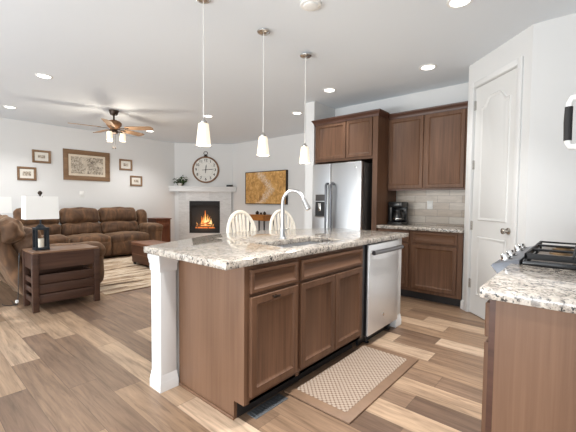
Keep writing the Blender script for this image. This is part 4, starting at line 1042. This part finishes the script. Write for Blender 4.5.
# ------------------------------------------------------------------ lamp table, lamps, cord
EX0, EX1, EY0, EY1, EH = -4.835, -4.400, 0.952, 1.618, 0.652
def lamp_table(dx, dy, label):
    t = thing('end_table', label, 'end table', ((EX0 + EX1) / 2 + dx, (EY0 + EY1) / 2 + dy, 0), 0, 'lamp tables beside the loveseat')
    x0, x1, y0, y1 = EX0 + dx, EX1 + dx, EY0 + dy, EY1 + dy
    part(t, 'tabletop', MB().box(x0 + 0.004, x1 - 0.004, y0 + 0.004, y1 - 0.004, EH - 0.022, EH - 0.002, 0.003), 'end_top', 'lighter worn wood top')
    for xa in (x0, x1 - 0.058):
        for ya in (y0, y1 - 0.058): part(t, 'leg', MB().box(xa, xa + 0.058, ya, ya + 0.058, 0, EH - 0.0225, 0.003), 'end_wood')
    ap = MB()
    for x in (x0 + 0.012, x1 - 0.032): ap.box(x, x + 0.020, y0 + 0.0585, y1 - 0.0585, 0.455, EH - 0.022)
    for y in (y0 + 0.012, y1 - 0.032): ap.box(x0 + 0.0585, x1 - 0.0585, y, y + 0.02, 0.455, EH - 0.022)
    part(t, 'apron', ap, 'end_wood')
    for xf in (x0 + 0.014, x1 - 0.034):
        for k in range(3):
            z = 0.085 + k * 0.107; part(t, 'crate_board', MB().box(xf, xf + 0.02, y0 + 0.0585, y1 - 0.0585, z, z + 0.098, 0.004), 'end_wood')
    for yf in (y0 + 0.014, y1 - 0.034):
        for k in range(3):
            z = 0.085 + k * 0.107; part(t, 'crate_board', MB().box(x0 + 0.0585, x1 - 0.0585, yf, yf + 0.02, z, z + 0.060, 0.004), 'end_wood')
    part(t, 'shelf', MB().box(x0 + 0.036, x1 - 0.036, y0 + 0.036, y1 - 0.036, 0.075, 0.09), 'end_wood')
    return t
lamp_table(0, 0, 'dark slatted end table under the table lamp with its candle lantern base')
lamp_table(-2.33, -0.13, 'dark slatted end table beyond the loveseat, under the half hidden lamp')

def table_lamp(loc, label):
    t = thing('table_lamp', label, 'table lamp', loc, 0, 'white shade table lamps')
    part(t, 'base_plate', MB().box(-0.068, 0.068, -0.068, 0.068, 0, 0.028, 0.004), 'lantern', local=True)
    for sx in (-1, 1):
        for sy in (-1, 1): part(t, 'lantern_post', MB().box(sx * 0.053 - 0.011, sx * 0.053 + 0.011, sy * 0.053 - 0.011, sy * 0.053 + 0.011, 0.028, 0.225), 'lantern', local=True)
    part(t, 'lantern_top', MB().box(-0.066, 0.066, -0.066, 0.066, 0.225, 0.25, 0.004).lathe([(0.05, 0.25), (0.03, 0.275), (0.015, 0.285)]), 'lantern', local=True)
    cd = part(t, 'candle', MB().lathe([(0.028, 0.028), (0.029, 0.12), (0.024, 0.125)]), 'candle', 'cream candle inside the base', local=True)
    part(cd, 'wick', MB().tube([(0, 0, 0.124), (0.002, 0, 0.14)], 0.002, 6), 'ink', local=True)
    part(t, 'stem', MB().tube([(0, 0, 0.28), (0, 0, 0.62)], 0.009, 8), 'lantern', local=True)
    sh = MB(); b = bmesh.new()
    h0, h1, w0, w1 = 0.345, 0.598, 0.156, 0.150; d0, d1 = 0.095, 0.090
    lp = lambda w_, d_, z_: [b.verts.new((sx * d_, sy * w_, z_)) for sx, sy in ((-1, -1), (1, -1), (1, 1), (-1, 1))]
    A, B = lp(w0, d0, h0), lp(w1, d1, h1); C_, D_ = lp(w1 - 0.004, d1 - 0.004, h1), lp(w0 - 0.004, d0 - 0.004, h0)
    for P, Q in ((A, B), (B, C_), (C_, D_), (D_, A)):
        for j in range(4): b.faces.new((P[j], P[(j + 1) % 4], Q[(j + 1) % 4], Q[j]))
    bmesh.ops.recalc_face_normals(b, faces=list(b.faces)); sh.add(b)
    part(t, 'lamp_shade', sh, 'shade', 'white rectangular fabric shade', local=True)
    part(t, 'harp', MB().box(-0.092, 0.092, -0.004, 0.004, 0.590, 0.595), 'lantern', local=True)
    part(t, 'finial', MB().lathe([(0.006, 0.600), (0.010, 0.612), (0.022, 0.630), (0.022, 0.640), (0.012, 0.655), (0.004, 0.660)]), 'bronze', local=True)
    return t
tl = table_lamp((-4.615, 1.085, EH - 0.002), 'white shade table lamp with dark lantern base on the near end table')
dup(tl, (-6.955, 1.085, EH - 0.002), None, 'white shade table lamp half hidden behind the loveseat')
cd_ = thing('power_cord', 'black power cord with pale plug on the floor by the end table', 'cord', (-4.87, 0.90, 0))
part(cd_, 'wire', MB().tube([(-4.872, 0.935, 0.60), (-4.875, 0.925, 0.35), (-4.872, 0.915, 0.10), (-4.87, 0.905, 0.012), (-4.95, 0.885, 0.006), (-5.06, 0.90, 0.006), (-5.14, 0.895, 0.006)], 0.004, 6).tube([(-4.87, 0.905, 0.010), (-4.90, 0.84, 0.006), (-4.98, 0.80, 0.006), (-5.05, 0.80, 0.006)], 0.004, 6), 'black')
part(cd_, 'plug', MB().box(-4.885, -4.855, 0.888, 0.918, 0.03, 0.065, 0.006), 'white_plastic', 'pale plug')

# ------------------------------------------------------------------ rug, trunk, side table
solo('area_rug', MB().box(-7.28, -4.575, 1.75, 4.35, 0, 0.012, 0.004), 'rug', 'striped cream and brown woven area rug in the seating area', 'rug', (-5.9, 3.1, 0))
tk = thing('storage_trunk', 'reddish brown storage trunk table standing on the striped rug', 'trunk', (-6.08, 3.14, 0.012))
KX0, KX1, KY0, KY1 = -6.43, -5.66, 2.93, 3.36
part(tk, 'body', MB().box(KX0, KX1, KY0, KY1, 0.055, 0.375, 0.008), 'trunk')
part(tk, 'lid', MB().box(KX0 - 0.012, KX1 + 0.012, KY0 - 0.012, KY1 + 0.012, 0.375, 0.432, 0.012), 'trunk_top')
for x in (KX0 + 0.04, KX1 - 0.04):
    for y in (KY0 + 0.04, KY1 - 0.04): part(tk, 'foot', MB().lathe([(0.022, 0), (0.03, 0.02), (0.026, 0.043)], (x, y, 0.012)), 'matte_black')
part(tk, 'strap', MB().box(KX0 - 0.003, KX1 + 0.003, KY0 - 0.003, KY1 + 0.003, 0.205, 0.225, 0.002), 'trunk_top')
et = thing('side_cabinet', 'reddish wood side cabinet between the long sofa and the fireplace', 'side table', (-8.1, 4.46, 0))
AX0, AX1, AY0, AY1 = -8.34, -7.93, 4.215, 4.600
part(et, 'tabletop', MB().box(AX0, AX1 + 0.025, AY0 - 0.02, AY1 + 0.02, 0.735, 0.762, 0.006), 'red_wood')
part(et, 'body', MB().box(AX0, AX1, AY0, AY1, 0.0, 0.735), 'red_wood')
part(et, 'drawer', MB().front((AX1, AY0 + 0.03, 0.60), Y, Z, X, AY1 - AY0 - 0.06, 0.115, 0.014, 0.02), 'red_wood')
dq = part(et, 'door', MB().front((AX1, AY0 + 0.03, 0.09), Y, Z, X, AY1 - AY0 - 0.06, 0.49, 0.014, 0.05), 'red_wood')
part(dq, 'knob', MB().lathe([(0.006, 0), (0.012, 0.014), (0.006, 0.022)], M_=Matrix.Translation((AX1 + 0.013, AY0 + 0.07, 0.36)) @ Matrix.Rotation(PI / 2, 4, 'Y')), 'bronze')
